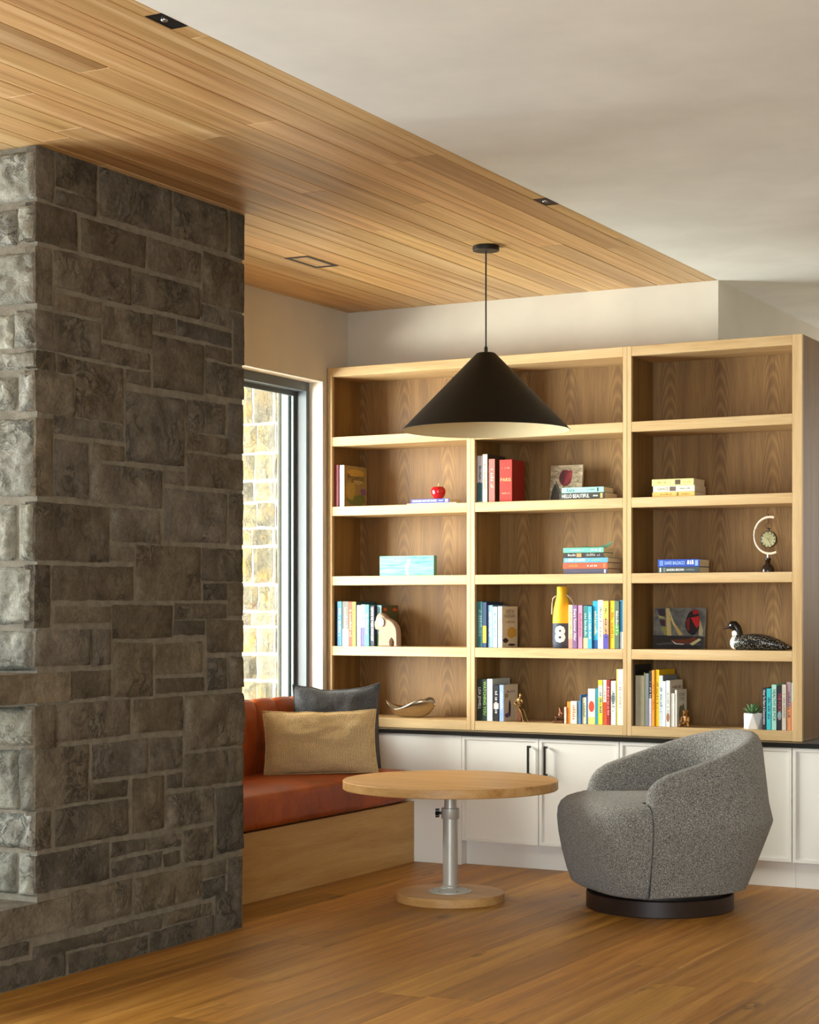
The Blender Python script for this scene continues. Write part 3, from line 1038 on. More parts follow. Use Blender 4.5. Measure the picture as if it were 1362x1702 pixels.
bm.faces.new(rings[0]); bm.faces.new(rings[-1][::-1])
obj('arm_and_back_shell', bm, M['boucle'], ch, 48, True)
# front seat block
bm = bmesh.new()
lv = [(.085, .300, .304), (.091, .326, .330), (.105, .346, .345), (.16, .366, .357), (.24, .386, .373), (.32, .400, .386), (.385, .405, .393), (.425, .402, .388), (.452, .390, .377), (.472, .366, .357), (.484, .332, .330), (.489, .292, .300)]
rings = []
for z_, pf, w_ in lv:
    ring = []
    for i in range(37):
        a = -math.pi / 2 + math.pi * i / 36
        ca, sa = math.cos(a), math.sin(a)
        ex = 2 / 3.4
        ring.append(bm.verts.new((.05 + (pf - .05) * (abs(ca) ** ex), w_ * math.copysign(abs(sa) ** ex, sa), z_)))
    wb = w_ if z_ < .40 else w_
    rings.append(ring)
for a, b in zip(rings, rings[1:]):
    for j in range(36):
        bm.faces.new((a[j], a[j + 1], b[j + 1], b[j]))
    bm.faces.new((a[36], a[0], b[0], b[36]))
bm.faces.new(rings[0][::-1]); bm.faces.new(rings[-1])
# trim what would sit inside the arms
for v in bm.verts:
    if v.co.x < .2215 and abs(v.co.y) > .215:
        v.co.x = .2215
seat = obj('seat_front', bm, M['boucle'], ch, 50, True)
bm = bmesh.new()
g = []
for j in range(17):
    row = []
    for i in range(13):
        x_ = -.36 + .62 * j / 16; y_ = -.262 + .524 * i / 12
        row.append(bm.verts.new((x_, y_, .4885 + .006 * (1 - (y_ / .262) ** 2) * (1 if x_ < .2 else 1 - (x_ - .2) / .06))))
    g.append(row)
for j in range(16):
    for i in range(12):
        bm.faces.new((g[j][i], g[j][i + 1], g[j + 1][i + 1], g[j + 1][i]))
obj('seat_cushion', bm, M['boucle'], ch, 50, True)
bm = bmesh.new(); lathe(bm, [(.318, 0), (.321, .003), (.321, .068), (.318, .071)], (0, 0, 0), 80); obj('plinth', bm, M['plinth'], ch, 40, True)
bm = bmesh.new(); lathe(bm, [(.285, .0705), (.285, .090)], (0, 0, 0), 48); obj('swivel_plate', bm, M['black'], ch, 40, True)

# ------------------------------------------------------------------ books
Z = {2: 1.8475, 3: 1.477, 4: 1.1055, 5: .7305}
GROUPS = {2: 'books upright on the second shelf', 4: 'books upright on the fourth shelf', 5: 'books upright on the bottom shelf'}
rb = random.Random(21)


def cover_art(kind, bk, x, y0, d, z0, h):
    """printed picture on the right-hand board, as small flat inked shapes"""
    rr = random.Random(kind)
    def blob(cy, cz, ry, rz, col, nm, k=9, lift=.0003):
        bm = bmesh.new()
        poly(bm, [(x + lift, y0 + cy * d + ry * d * math.cos(6.283 * i / k) * rr.uniform(.75, 1.1), z0 + h * (cz + rz * math.sin(6.283 * i / k) * rr.uniform(.75, 1.1))) for i in range(k)])
        obj(nm, bm, ink(col), bk)
    if kind == 'prov':
        for c in (('c9a04a', .5, .84, .4, .1), ('b59a4e', .3, .4, .22, .24), ('7a7f45', .5, .18, .42, .13), ('c07a4e', .36, .46, .13, .16), ('8a5a86', .84, .40, .14, .10), ('6d7a40', .72, .25, .2, .08), ('d8c07a', .6, .62, .2, .05)):
            blob(c[1], c[2], c[3], c[4], c[0], 'cover_print', 11, .0003 + .00004 * rr.random())
    elif kind == 'flower':
        for cy, cz in ((.22, .90), (.82, .90), (.5, .55), (.2, .3), (.8, .25)):
            blob(cy, cz, .15, .055, 'b5441c', 'cover_print', 10)
            blob(cy, cz, .05, .02, 'd89a4a', 'cover_print', 8, .0005)
    elif kind == 'sun':
        blob(.62, .36, .34, .16, 'd8a84a', 'cover_print', 12)
        blob(.22, .17, .2, .06, '3a3038', 'cover_print', 9, .0005)
        blob(.6, .06, .26, .035, '44302c', 'cover_print', 9, .0005)
    elif kind == 'kids':
        blob(.42, .34, .09, .26, '3c3a50', 'cover_print', 12)
        blob(.2, .7, .10, .06, '4a3424', 'cover_print', 12)
        blob(.2, .7, .06, .04, 'd0b890', 'cover_print', 12, .0005)
        blob(.25, .16, .2, .07, '6a5a8a', 'cover_print', 9, .0005)


def B(row, x0, x1, h, d, spine, cover, text, tcol, label, band=None, band2=None, st=None, ct=None, art=None, spot=None, spotc=None, dy=0):
    for lo, hi in ((-5.031, -4.228), (-4.182, -3.371), (-3.327, -2.522)):
        if lo - .02 < (x0 + x1) / 2 < hi + .02:
            x0 = max(x0, lo + .0008); x1 = min(x1, hi - .0008)
    x0 += .0004; x1 -= .0004
    z0 = Z[row] + .0004
    y0 = 8.455 + rb.uniform(-.004, .006) + dy
    th = x1 - x0
    bd = min(.002, th * .12)
    bk = thing('book', label, 'book', ((x0 + x1) / 2, y0 + d / 2, z0), 0, GROUPS[row])
    bx('spine', (x0, x1, y0, y0 + .002, z0, z0 + h), ink(spine), bk, .0007)
    bm = bmesh.new()
    box(bm, x0, x0 + bd, y0 + .0021, y0 + d, z0, z0 + h)
    box(bm, x1 - bd, x1, y0 + .0021, y0 + d, z0, z0 + h)
    obj('cover_boards', bm, ink(cover), bk)
    bm = bmesh.new()
    box(bm, x0 + bd, x1 - bd, y0 + .0022, y0 + d - .003, z0 + .002, z0 + h - .002)
    obj('page_block', bm, M['pages'], bk)
    xm = (x0 + x1) / 2
    for b in (band, band2):
        if b:
            bm = bmesh.new()
            poly(bm, [(x0 + .0003, y0 - .0002, z0 + h * b[1]), (x1 - .0003, y0 - .0002, z0 + h * b[1]), (x1 - .0003, y0 - .0002, z0 + h * b[2]), (x0 + .0003, y0 - .0002, z0 + h * b[2])])
            obj('spine_band', bm, ink(b[0]), bk)
    if spot:
        bm = bmesh.new()
        rr = h * spot[2]
        poly(bm, [(xm + min(rr, th * .4) * math.cos(6.283 * i / 12), y0 - .0003, z0 + h * spot[1] + rr * math.sin(6.283 * i / 12)) for i in range(12)])
        obj('spine_print', bm, ink(spot[0]), bk)
    if spotc:
        bm = bmesh.new()
        poly(bm, [(x1 + .0003, y0 + d * (.5 + .3 * math.cos(6.283 * i / 12)), z0 + h * (spotc[1] + .2 * math.sin(6.283 * i / 12) * (1 + .3 * (i % 3)))) for i in range(12)])
        obj('cover_print', bm, ink(spotc[0]), bk)
    if text:
        letters('spine_lettering', text, ink(tcol), bk, (xm, y0 - .0005, z0 + h * .54), (0, 0, -1), (1, 0, 0), min(.02, th * .58), h * .82, .01)
    for s_, fz, hh, c in (st or []):
        letters('spine_lettering', s_, ink(c), bk, (xm, y0 - .0005, z0 + h * fz), (1, 0, 0), (0, 0, 1), hh, th * .86)
    for s_, fz, hh, c in (ct or []):
        letters('cover_lettering', s_, ink(c), bk, (x1 + .0007, y0 + d * .5, z0 + h * fz), (0, 1, 0), (0, 0, 1), hh, d * .82)
    if art:
        cover_art(art, bk, x1, y0, d, z0, h)
    return bk


B(2,-5.0346,-5.0047,0.2247,.23,'8c3a45','7a2f3a','','e0c0a0','dark red hardback standing leftmost on the second shelf beside the painted-cover book')
B(2,-5.0013,-4.9723,0.2228,.245,'f3ede0','a38a52','','8a7a4a','white-spined art book with a golden painted front cover beside the dark red hardback',ct=[('Provence',.72,.034,'4a3a20'),('~',.62,.016,'6a5528')],art='prov')
B(2,-4.1833,-4.1527,0.24,.2,'cfcbd6','c9c5d0','~','3c5a70','pale lavender paperback leftmost in the middle bay above the folded stack',band=('3f6672',.02,.42))
B(2,-4.1507,-4.1226,0.2464,.21,'e4dcc6','4a3c30','~','a08a50','tall cream book between the lavender paperback and the rose-red book')
B(2,-4.1141,-4.079,0.2203,.2,'b8675c','57402c','~','e8c0a8','rose-red spined hardback with a dark brown cover beside the thick red book')
B(2,-4.0559,-3.9849,0.2142,.15,'a52a1e','8c2018','','e0b070','thick red book lettered PARIS standing on the second shelf',st=[('PARIS',.52,.0175,'e0b878'),('~',.8,.009,'d09a70'),('~',.2,.009,'d09a70')])
B(4,-5.0413,-5.0178,0.2366,.2,'22242a','1d1f24','','888888','black block painting in the shadow leftmost on the fourth shelf by the end panel')  # dark volume added in place of the shadow beside the end panel
B(4,-5.0148,-4.9861,0.2375,.2,'4f8fc4','3f7ab0','~','dfeefa','sky-blue paperback beside the black shadow block on the fourth shelf')
B(4,-4.9835,-4.9445,0.2374,.2,'6c6a62','55534c','~','e8e4d8','grey thick paperback with a pale lower spine left of the red-brown book',band=('d8d0c8',.0,.38))
B(4,-4.9437,-4.9204,0.2364,.21,'b04526','963a20','~','f0c890','red-brown paperback between the grey and the yellow-orange spines')
B(4,-4.9197,-4.8964,0.2354,.21,'eba83a','2f5f62','~','7a3a10','yellow-orange paperback with a dark teal cover in the left bay')
B(4,-4.8927,-4.8702,0.2171,.17,'d8d2ea','c0b8dc','~','6a5aa0','lavender white slim paperback left of the cream and purple spine')
B(4,-4.8691,-4.8437,0.2203,.17,'e6dfc8','d6ceb4','~','5a5070','cream paperback with a purple lower spine in the left bay',band=('5c5296',.0,.45))
B(4,-4.843,-4.8173,0.2202,.18,'4aa6b0','3b929c','~','e8f6f4','teal paperback left of the dark navy spine with white lettering')
B(4,-4.8155,-4.7892,0.2145,.18,'2a2c3c','22243a','BEFORE WE WERE INNOCENT','f0f0f0','dark navy paperback with white lettering left of the elephant')
B(4,-4.7881,-4.7615,0.2157,.18,'9cc8d4','4f5138','','3a6a50','pale blue paperback with a dark flowered cover partly behind the elephant',band=('6fa060',.0,.3),art='flower',dy=.034)
B(4,-4.1809,-4.1493,0.2348,.2,'3f7f84','2f6468','~','a8d0cc','dark teal tall paperback leftmost in the middle bay of the fourth shelf')
B(4,-4.148,-4.1254,0.2317,.2,'2c4468','243a5c','','e0b040','navy paperback with a yellow house on its spine in the middle bay',band=('d8a838',.1,.48))
B(4,-4.1233,-4.0953,0.2163,.18,'8fb4d8','7ca4cc','BEACH READ','f6faff','light blue paperback with tall white capitals left of the pale blue one')
B(4,-4.0933,-4.0685,0.2079,.18,'bcd6e2','a4c4d4','~','4a7a9a','pale blue paperback next to the cream flared-cover one in the short row')
B(4,-4.0651,-4.0406,0.2101,.185,'e8e0d0','dcd0b8','HANNAH','6a5a48','cream paperback with a flared cream cover at the end of the short row',ct=[('KRISTIN',.87,.02,'7a6a58'),('HANNAH',.76,.022,'7a6a58'),('~',.62,.016,'8a6a50')],art='sun')
B(4,-3.6732,-3.6513,0.217,.17,'f0d79a','e8b8a0','~','c06a50','pale yellow paperback with a pink foot beside the buoy',band=('d88a78',.0,.22))
B(4,-3.6481,-3.6234,0.2163,.17,'7c5a86','6c4c76','Every Summer After','f0d8e8','purple paperback second from the buoy')
B(4,-3.6211,-3.5961,0.2157,.17,'d888a4','c87894','~','7a2a48','pink paperback between the purple and dark teal spines')
B(4,-3.5932,-3.5674,0.213,.17,'347a78','2c6866','~','cfe8d8','dark teal paperback with a sandy foot between the pink and blue spines',band=('d8c890',.0,.25))
B(4,-3.5661,-3.5448,0.2106,.17,'48a4d4','3a90c0','~','fff0f0','bright blue narrow paperback left of the taller cyan spine')
B(4,-3.5435,-3.5152,0.2365,.19,'2aa0c8','2088b0','~','ffe8a0','cyan tall paperback with a navy foot in the long row',band=('245a94',.0,.18))
B(4,-3.5133,-3.4857,0.2406,.19,'efe9d6','e0d8c4','~','5a7a50','cream tall paperback between the cyan and the multicoloured spines')
B(4,-3.4841,-3.456,0.2364,.19,'ecd25a','d8a878','~','3a3a5a','multicoloured paperback with yellow top and violet foot in the long row',band=('5a50a8',.0,.3),band2=('e8a070',.3,.62))
B(4,-3.4528,-3.427,0.2372,.19,'f0c62c','e0b420','~','c05a20','bright yellow paperback third from the right end of the long row')
B(4,-3.4251,-3.4004,0.2362,.19,'5c7060','46584a','~','e8e8e0','dark grey-green paperback second from the right end of the long row',band=('5a9a50',.3,.5))
B(4,-3.3997,-3.3807,0.2403,.19,'3a8cc4','90b8d0','','ffffff','blue paperback with a pale foot against the divider at the right end',band=('c8d8e4',.0,.35))
B(5,-4.1809,-4.1541,0.2123,.2,'2c322c','262c26','LISA JEWELL','e8e8e0','black-green paperback lettered in white leftmost on the bottom shelf middle bay')
B(5,-4.1527,-4.1247,0.2129,.2,'20342c','1a2c26','WATCHING YOU','9ac84a','dark green paperback with lime lettering second on the bottom shelf')
B(5,-4.124,-4.0933,0.2146,.21,'dde2dc','b8c0bc','','8a9a90','tall white-spined hardback with a pale grey cover on the bottom shelf middle bay')
B(5,-4.0875,-4.0583,0.1837,.17,'1c1a1c','181618','~','e8e0e0','black paperback with a pink band on its spine on the bottom shelf',band=('e8b8b0',.34,.5))
B(5,-4.0532,-4.0288,0.1855,.17,'8ea8dc','d8ccb4','~','f0f4ff','lavender-blue spined paperback with a cream cover beside the gold reading figure',ct=[('~',.8,.016,'6a5a7a')],art='kids')
B(5,-3.6937,-3.683,0.0812,.1,'f0dcc0','e8c8a0','','c08040','smallest cream booklet at the low end of the stepped row')
B(5,-3.6817,-3.6614,0.1083,.12,'f08a2a','e07820','','ffffff','orange small paperback at the low end of the stepped row')
B(5,-3.6601,-3.626,0.112,.13,'ece4cc','e0d8c0','~','c07a3a','cream small paperback right of the orange one in the stepped row')
B(5,-3.6243,-3.6101,0.1126,.13,'6a94b8','5a84a8','','ffffff','blue-grey slim paperback between two cream ones in the stepped row')
B(5,-3.6088,-3.6016,0.1447,.15,'2f6aa8','265a94','','ffffff','deep blue slim hardback standing taller than its cream neighbour in the stepped row')
B(5,-3.601,-3.578,0.1318,.13,'e8e2ba','dcd4a8','~','4a7a5a','pale cream-green paperback beside the deep blue hardback in the stepped row')
B(5,-3.5771,-3.5693,0.1424,.14,'2c5a9a','244e88','','ffffff','dark blue slim book left of the cream book with a red flower')
B(5,-3.5687,-3.5297,0.1757,.15,'eee6d0','e0d8c0','','c05030','cream thick book with a red flower on its spine in the stepped row',band=('d8cc70',.0,.2),spot=('cc4a2a',.5,.16))
B(5,-3.5284,-3.5139,0.1763,.15,'2a90a8','2a7a98','','ffffff','teal slim book left of the yellow-topped spine in the stepped row')
B(5,-3.5133,-3.4889,0.2196,.17,'ecd432','5a9ac0','~','3a5a8a','yellow paperback with a pale pictured top in the stepped row',band=('f4e8c8',.62,.88))
B(5,-3.4873,-3.4691,0.2206,.17,'f0e6d6','e0d0c0','~','c02a20','white paperback with an orange-red foot in the stepped row',band=('e0501e',.0,.5))
B(5,-3.4678,-3.448,0.2222,.18,'a02c2a','8c2220','~','e8b0a0','dark red hardback in the stepped row')
B(5,-3.4461,-3.4188,0.2167,.17,'f0ece0','e4dcc8','~','4a4a4a','white paperback with a grey picture right of the dark red hardback',spot=('7a8a90',.6,.12))
B(5,-3.4178,-3.4099,0.2745,.19,'e8d840','a8c850','','3a7a30','thin yellow-green picture book left of the tallest cream one')
B(5,-3.4092,-3.3794,0.2751,.2,'f0e4d0','e8d8c0','~','d08a9a','tallest cream picture book against the divider at the end of the stepped row')
B(5,-3.3293,-3.3195,0.2983,.22,'2e2c28','26241f','','555555','tall thin dark book leaning at the left of the right bay bottom shelf')
B(5,-3.3176,-3.2728,0.2458,.19,'a89e86','9c927a','','6a6050','thick linen-grey hardback near the left divider of the right bay')
B(5,-3.2715,-3.2662,0.2609,.19,'8a8a30','6a6a28','','ffffff','thin olive book between the linen hardback and the grey spine')
B(5,-3.2656,-3.2456,0.2567,.2,'7c8088','6c7078','','e0e0e0','slate grey hardback right of the linen hardback')
B(5,-3.245,-3.2315,0.2702,.2,'2c2a30','222026','~','e8e8e8','black slim book with a lavender foot beside the orange spine',band=('c8b8c8',.0,.5))
B(5,-3.2306,-3.2157,0.2734,.21,'f09a30','e08820','~','8a3a10','orange tall picture book beside the yellow one')
B(5,-3.2144,-3.1939,0.2752,.22,'f4c020','e8b818','~','8a5a08','bright yellow tall picture book with a wide yellow cover')
B(5,-3.1927,-3.1728,0.2477,.2,'c4ccd0','7e868e','~','5a6a7a','white-blue spined hardback with a slate cover right of the yellow book')
B(5,-3.1722,-3.1574,0.2202,.17,'dfe8ec','c8d4da','','6a9ab0','pale blue slim paperback left of the white pictured one')
B(5,-3.1561,-3.1355,0.2241,.18,'eae6da','e0d8c4','~','7a8a9a','white paperback with a pale pictured cover in the right bay',ct=[('~',.85,.014,'8a5a40')],spot=('a06a4a',.2,.1))
B(5,-3.1339,-3.1142,0.1623,.13,'efeae0','e0dacc','','8a8a7a','short white paperback left of the one with a lettered cover')
B(5,-3.1136,-3.1031,0.179,.14,'efece2','d8d4c4','','6a6a60','thin paperback with a grey drawn cover behind the golden bear figurine',ct=[('STUART',.86,.017,'5a564c'),('LITTLE',.74,.017,'5a564c')],spotc=('6a6a50',.35,.35))
B(5,-2.6755,-2.6561,0.1973,.19,'26282e','1e2026','How To Start A Conversation','d8d8d8','black paperback beside the white succulent pot')
B(5,-2.6547,-2.6319,0.1952,.18,'38b0b8','2c98a0','~','1c3a5a','cyan paperback right of the black one by the succulent')
B(5,-2.6298,-2.6065,0.2147,.2,'9ccabc','84b4a6','HEALTHY AS F*CK','26302e','pale green paperback with large dark lettering in the right bay')
B(5,-2.605,-2.5803,0.2073,.19,'241c22','1c161a','THE FORTUNE','b0404a','black paperback with red lettering and a teal dot on its spine',spot=('5aa8a8',.33,.1))
B(5,-2.5789,-2.5583,0.2157,.19,'bcb4a6','aca494','~','7a6a60','greige paperback between the black and the violet spines')
B(5,-2.5571,-2.5363,0.2283,.2,'a8808c','2f8a58','~','3a2a3a','violet and orange spined book with a green cover in the right bay',band=('d08858',.0,.48))
B(5,-2.5345,-2.5247,0.2249,.2,'9ad0c4','e8a080','','ffffff','teal-topped orange-footed slim book against the right end panel',band=('e89868',.0,.6))


def FB(x0, x1, d, z0, z1, spine, cover, label, texts=(), group='books lying flat on the shelves', page='pages', flap=None, spots=(), y0=8.456):
    """book lying flat, spine towards the room"""
    bk = thing('book', label, 'book', ((x0 + x1) / 2, y0 + d / 2, z0), 0, group)
    z0 += .0003; z1 -= .0003
    h = z1 - z0
    bx('spine', (x0, x1, y0, y0 + .002, z0, z1), ink(spine), bk, .0006)
    bm = bmesh.new()
    box(bm, x0, x1, y0 + .0021, y0 + d, z0, z0 + .0016)
    if not flap:
        box(bm, x0, x1, y0 + .0021, y0 + d, z1 - .0016, z1)
    obj('cover_boards', bm, ink(cover), bk)
    bm = bmesh.new()
    box(bm, x0 + .001, x1 - .0005, y0 + .0022, y0 + d - .002, z0 + .0016, z1 - .0017)
    obj('page_block', bm, M['pages'], bk)
    if flap:        # soft cover curling up at its outer corner
        bm = bmesh.new()
        N = 10
        g = []
        for j in range(N + 1):
            row = []
            for i in range(N + 1):
                u, v = i / N, j / N
                lift = flap * (max(0, v - .15) ** 1.5) * (max(0, u - .45) / .55) ** 2 + flap * .35 * v * (1 - abs(2 * u - .7)) * .6
                row.append((x0 + (x1 - x0) * u, y0 + .0021 + (d - .0021) * v, z1 - .0008 + max(0, lift)))
            g.append(row)
        top = [[bm.verts.new((p[0], p[1], p[2] + .0008)) for p in r] for r in g]
        bot = [[bm.verts.new((p[0], p[1], p[2] - .0008)) for p in r] for r in g]
        for j in range(N):
            for i in range(N):
                bm.faces.new((top[j][i], top[j][i + 1], top[j + 1][i + 1], top[j + 1][i]))
                bm.faces.new((bot[j][i], bot[j + 1][i], bot[j + 1][i + 1], bot[j][i + 1]))
        for seq in ([(0, i) for i in range(N + 1)], [(i, N) for i in range(N + 1)], [(N, i) for i in range(N, -1, -1)], [(i, 0) for i in range(N, -1, -1)]):
            for (a, b), (c, e) in zip(seq, seq[1:]):
                bm.faces.new((bot[a][b], bot[c][e], top[c][e], top[a][b]))
        obj('front_cover', bm, ink(cover), bk, 60)
    w = x1 - x0
    for s_, fx, fl_, hh, c in texts:      # text, centre, share of the length, height share, ink
        letters('spine_lettering', s_, ink(c), bk, (x0 + w * fx, y0 - .0004, (z0 + z1) / 2), (1, 0, 0), (0, 0, 1), h * hh, w * fl_, .012)
    for fx, fw, c in spots:
        bm = bmesh.new()
        poly(bm, [(x0 + w * (fx - fw / 2), y0 - .0002, z0 + h * .14), (x0 + w * (fx + fw / 2), y0 - .0002, z0 + h * .14), (x0 + w * (fx + fw / 2), y0 - .0002, z0 + h * .86), (x0 + w * (fx - fw / 2), y0 - .0002, z0 + h * .86)])
        obj('spine_print', bm, ink(c), bk)
    return bk


FB(-4.591, -4.300, .16, Z[2], Z[2] + .0065, 'e8dcc0', 'e0d2b4', 'thin cream booklet lying flat under the blue nature guide')
FB(-4.568, -4.342, .135, Z[2] + .0065, Z[2] + .0275, '4a4a9c', 'e6e2da', 'blue-spined nature guide lying flat under the red apple', [('ONTARIO NATURE GUIDE', .36, .62, .5, 'f0f0fa'), ('~', .78, .12, .35, 'd8d8f0')], spots=[(.93, .06, 'e0e0f0')])
FB(-3.722, -3.477, .165, Z[2], Z[2] + .034, '3c3c34', '5a5848', 'dark flat-lying book with bold white lettering beneath the aqua one', [('HELLO BEAUTIFUL', .36, .60, .58, 'f4f2ea'), ('ANN', .795, .08, .24, 'f0eee6'), ('~', .795, .17, .26, 'f0eee6')], spots=[(.925, .05, 'e0b060')])
FB(-3.709, -3.483, .125, Z[2] + .034, Z[2] + .061, '9adfd0', '7fb8a2', 'aqua paperback with a curled cover lying on the dark lettered book', [('Lucy', .22, .20, .62, '2c3a3c'), ('~', .66, .34, .36, '4a6a68')], flap=.016, spots=[(.86, .04, '2c4a3c')])
FB(-3.228, -3.011, .16, Z[2], Z[2] + .0235, 'dcb868', 'caa85c', 'golden yellow paperback at the bottom of the stack of three', [('~', .32, .5, .4, 'a88438'), ('~', .8, .34, .4, 'a88438')], spots=[(.6, .05, '9a7a3a')])
FB(-3.224, -3.011, .16, Z[2] + .0235, Z[2] + .0535, 'd8d2c2', 'c8c2b0', 'grey-white paperback in the middle of the stack of three', [('GRACE', .24, .26, .44, '8a8272'), ('~', .76, .34, .34, '8a8272')], spots=[(.475, .15, '6a5850')])
FB(-3.230, -3.016, .158, Z[2] + .0535, Z[2] + .0865, 'e2d08c', 'd2c07e', 'pale yellow paperback on top of the stack of three', [('~', .30, .42, .44, 'a8944c'), ('~', .84, .22, .34, 'b8a05c')], spots=[(.62, .13, '5c4a38')])
FB(-3.699, -3.460, .165, Z[3], Z[3] + .0255, '4c4a5c', '3c3a4c', 'dark violet-grey paperback at the bottom of the stack of five', [('~', .3, .4, .3, '6a5a7a')], spots=[(.93, .035, 'e8e4e0')])
FB(-3.703, -3.463, .165, Z[3] + .0255, Z[3] + .056, 'c8563a', 'b84a30', 'orange-red paperback second from the bottom of the stack of five', [('~', .24, .34, .44, 'e09040'), ('~', .65, .40, .46, 'f4ece0')], spots=[(.93, .05, 'e88050')])
FB(-3.699, -3.460, .165, Z[3] + .056, Z[3] + .0805, '62a0bc', '4c88a4', 'blue paperback lettered in white capitals in the stack of five', [('A GREAT COUNTRY', .27, .45, .60, 'f0f6f4'), ('~', .70, .34, .36, 'a8d070')])
FB(-3.699, -3.483, .128, Z[3] + .0805, Z[3] + .106, '34302e', '2c2826', 'black patterned paperback second from the top of the stack of five', [('~', .2, .26, .5, 'd8d4cc'), ('~', .73, .46, .6, 'a09c94')], spots=[(.385, .12, 'd8905a')])
FB(-3.701, -3.483, .128, Z[3] + .106, Z[3] + .131, '6abfa4', '58a48c', 'mint green paperback with a curled cover on top of the stack of five', [('~', .36, .5, .38, 'c8ecd8'), ('~', .76, .22, .4, 'e8f4d8')], flap=.05, spots=[(.91, .04, 'd8f0c8')])
FB(-3.199, -2.987, .142, Z[3], Z[3] + .030, '3c4444', '30383a', 'slate grey paperback lying beneath the royal blue one', [('SANDRA BROWN', .42, .42, .40, 'eceae4'), ('OVERKILL', .78, .22, .26, '8a9494')], spots=[(.06, .04, 'c8ccc8'), (.155, .06, '6a7876')])
FB(-3.199, -2.987, .142, Z[3] + .030, Z[3] + .0665, '2848a8', '203c94', 'royal blue paperback lying on the slate grey one', [('DAVID BALDACCI', .405, .48, .46, 'a8c4f0'), ('~', .76, .17, .62, 'f0f0f4')], spots=[(.085, .09, '6888d0'), (.93, .07, '88a4e0')])

# ------------------------------------------------------------------ ornaments on the shelves
# red apple
ax, ay, az = -4.439, 8.52, Z[2] + .0277
ap = thing('apple_ornament', 'glossy red apple ornament sitting on the blue flat book', 'ornament', (ax, ay, az))
bm = bmesh.new()
lathe(bm, [(.004, .004), (.014, .0), (.026, .008), (.035, .024), (.0385, .040), (.036, .054), (.027, .065), (.015, .0665), (.006, .061), (.001, .058)], (ax, ay, az), 40)
obj('fruit', bm, M['redglaze'], ap, 70)
bm = bmesh.new(); tube(bm, [(ax, ay, az + .058), (ax + .001, ay, az + .072), (ax + .004, ay, az + .082)], [.002, .002, .003], 8); obj('stem', bm, M['stemcream'], ap, 60)
bm = bmesh.new()
prism(bm, [(ax + .002, ay - .003, az + .074), (ax + .010, ay - .004, az + .068), (ax + .016, ay - .012, az + .058), (ax + .007, ay - .014, az + .058), (ax + .001, ay - .008, az + .066)], (0, -.0015, .001))
obj('leaf', bm, M['stemcream'], ap)


def canvas(name, label, x0, x1, z0, z1, y, th, lean, bgm, shapes, edge):
    """stretched canvas leaning back; shapes = list of (ink, outline in 0..1)"""
    h = z1 - z0
    c = thing(name, label, 'painting', ((x0 + x1) / 2, y, z0))
    def P(u, v, o=0.0):
        return Vector((x0 + (x1 - x0) * u, y + lean * v - o, z0 + h * v))
    bm = bmesh.new()
    prism(bm, [P(0, 0), P(1, 0), P(1, 1), P(0, 1)], (0, th, 0))
    obj('canvas', bm, edge, c)
    bm = bmesh.new()
    poly(bm, [P(.004, .004, .0003), P(.996, .004, .0003), P(.996, .996, .0003), P(.004, .996, .0003)])
    obj('painted_ground', bm, bgm, c)
    for i, (col, pts) in enumerate(shapes):
        bm = bmesh.new()
        poly(bm, [P(u, v, .0005 + .00015 * i) for u, v in pts])
        obj('brushwork', bm, ink(col), c)
    return c


def brush(name, stops, sc=(8, 8, 30), s=1):
    t = NT(name, .7, .25)
    t.base(t.ramp(t.noise(t.co(sc, False), s, 5, .65, .6), [(p, lin(c)) for p, c in stops]))
    return t.m


def ell(cx, cy, rx, ry, n=18, a0=0, wob=.0, seed=1):
    rr = random.Random(seed)
    return [(cx + rx * math.cos(a0 + 6.283 * i / n) * (1 + rr.uniform(-wob, wob)), cy + ry * math.sin(a0 + 6.283 * i / n) * (1 + rr.uniform(-wob, wob))) for i in range(n)]


canvas('canvas_painting', 'small square canvas of a dark red tulip leaning behind the aqua book', -3.846, -3.669, Z[2] + .0004, 2.036, 8.61, .016, .025,
       brush('tulip_ground', [(.3, '6f6250'), (.5, '9a8a70'), (.7, 'c0b096')], (30, 30, 60)), [
    ('2c2a26', [(.02, .0), (.3, .0), (.26, .3), (.16, .52), (.08, .36)]), ('4a4a3a', [(.16, .62), (.2, .40), (.38, .05), (.44, .05), (.28, .42)]),
    ('5c5a48', [(.4, .46), (.44, .46), (.46, .02), (.4, .02)]), ('3a3026', [(.02, .0), (.45, .0), (.38, .2), (.22, .3)]),
    ('5c0f16', ell(.47, .66, .20, .22, 20, 0, .05, 3)), ('781a20', [(.42, .48), (.54, .5), (.66, .62), (.68, .82), (.60, .88), (.52, .74)]), ('8a2a30', [(.58, .62), (.66, .72), (.66, .84), (.6, .78)]), ('420a10', [(.30, .62), (.36, .5), (.44, .5), (.44, .84), (.36, .88)])], ink('b0a088'))
canvas('canvas_painting', 'wide aqua canvas of a small white bird on rippled water', -4.755, -4.433, Z[3] + .0004, 1.5805, 8.458, .034, .0,
       brush('water_ground', [(.32, '3a8478'), (.45, '6cb4a4'), (.7, '8accbc')], (7, 7, 70)), [
    ('d8d2ca', [(.47, .32), (.50, .58), (.52, .80), (.55, .86), (.565, .76), (.55, .60), (.53, .38)]), ('8a7a7a', [(.505, .56), (.545, .60), (.545, .57), (.51, .53)]), ('8a7a7a', [(.515, .68), (.553, .72), (.55, .69), (.515, .65)]),
    ('7a8a88', [(.46, .36), (.49, .38), (.54, .33), (.50, .31)]), ('c8c4c0', [(.48, .30), (.52, .28), (.55, .04), (.50, .04), (.49, .16)])], ink('6f9a86'))
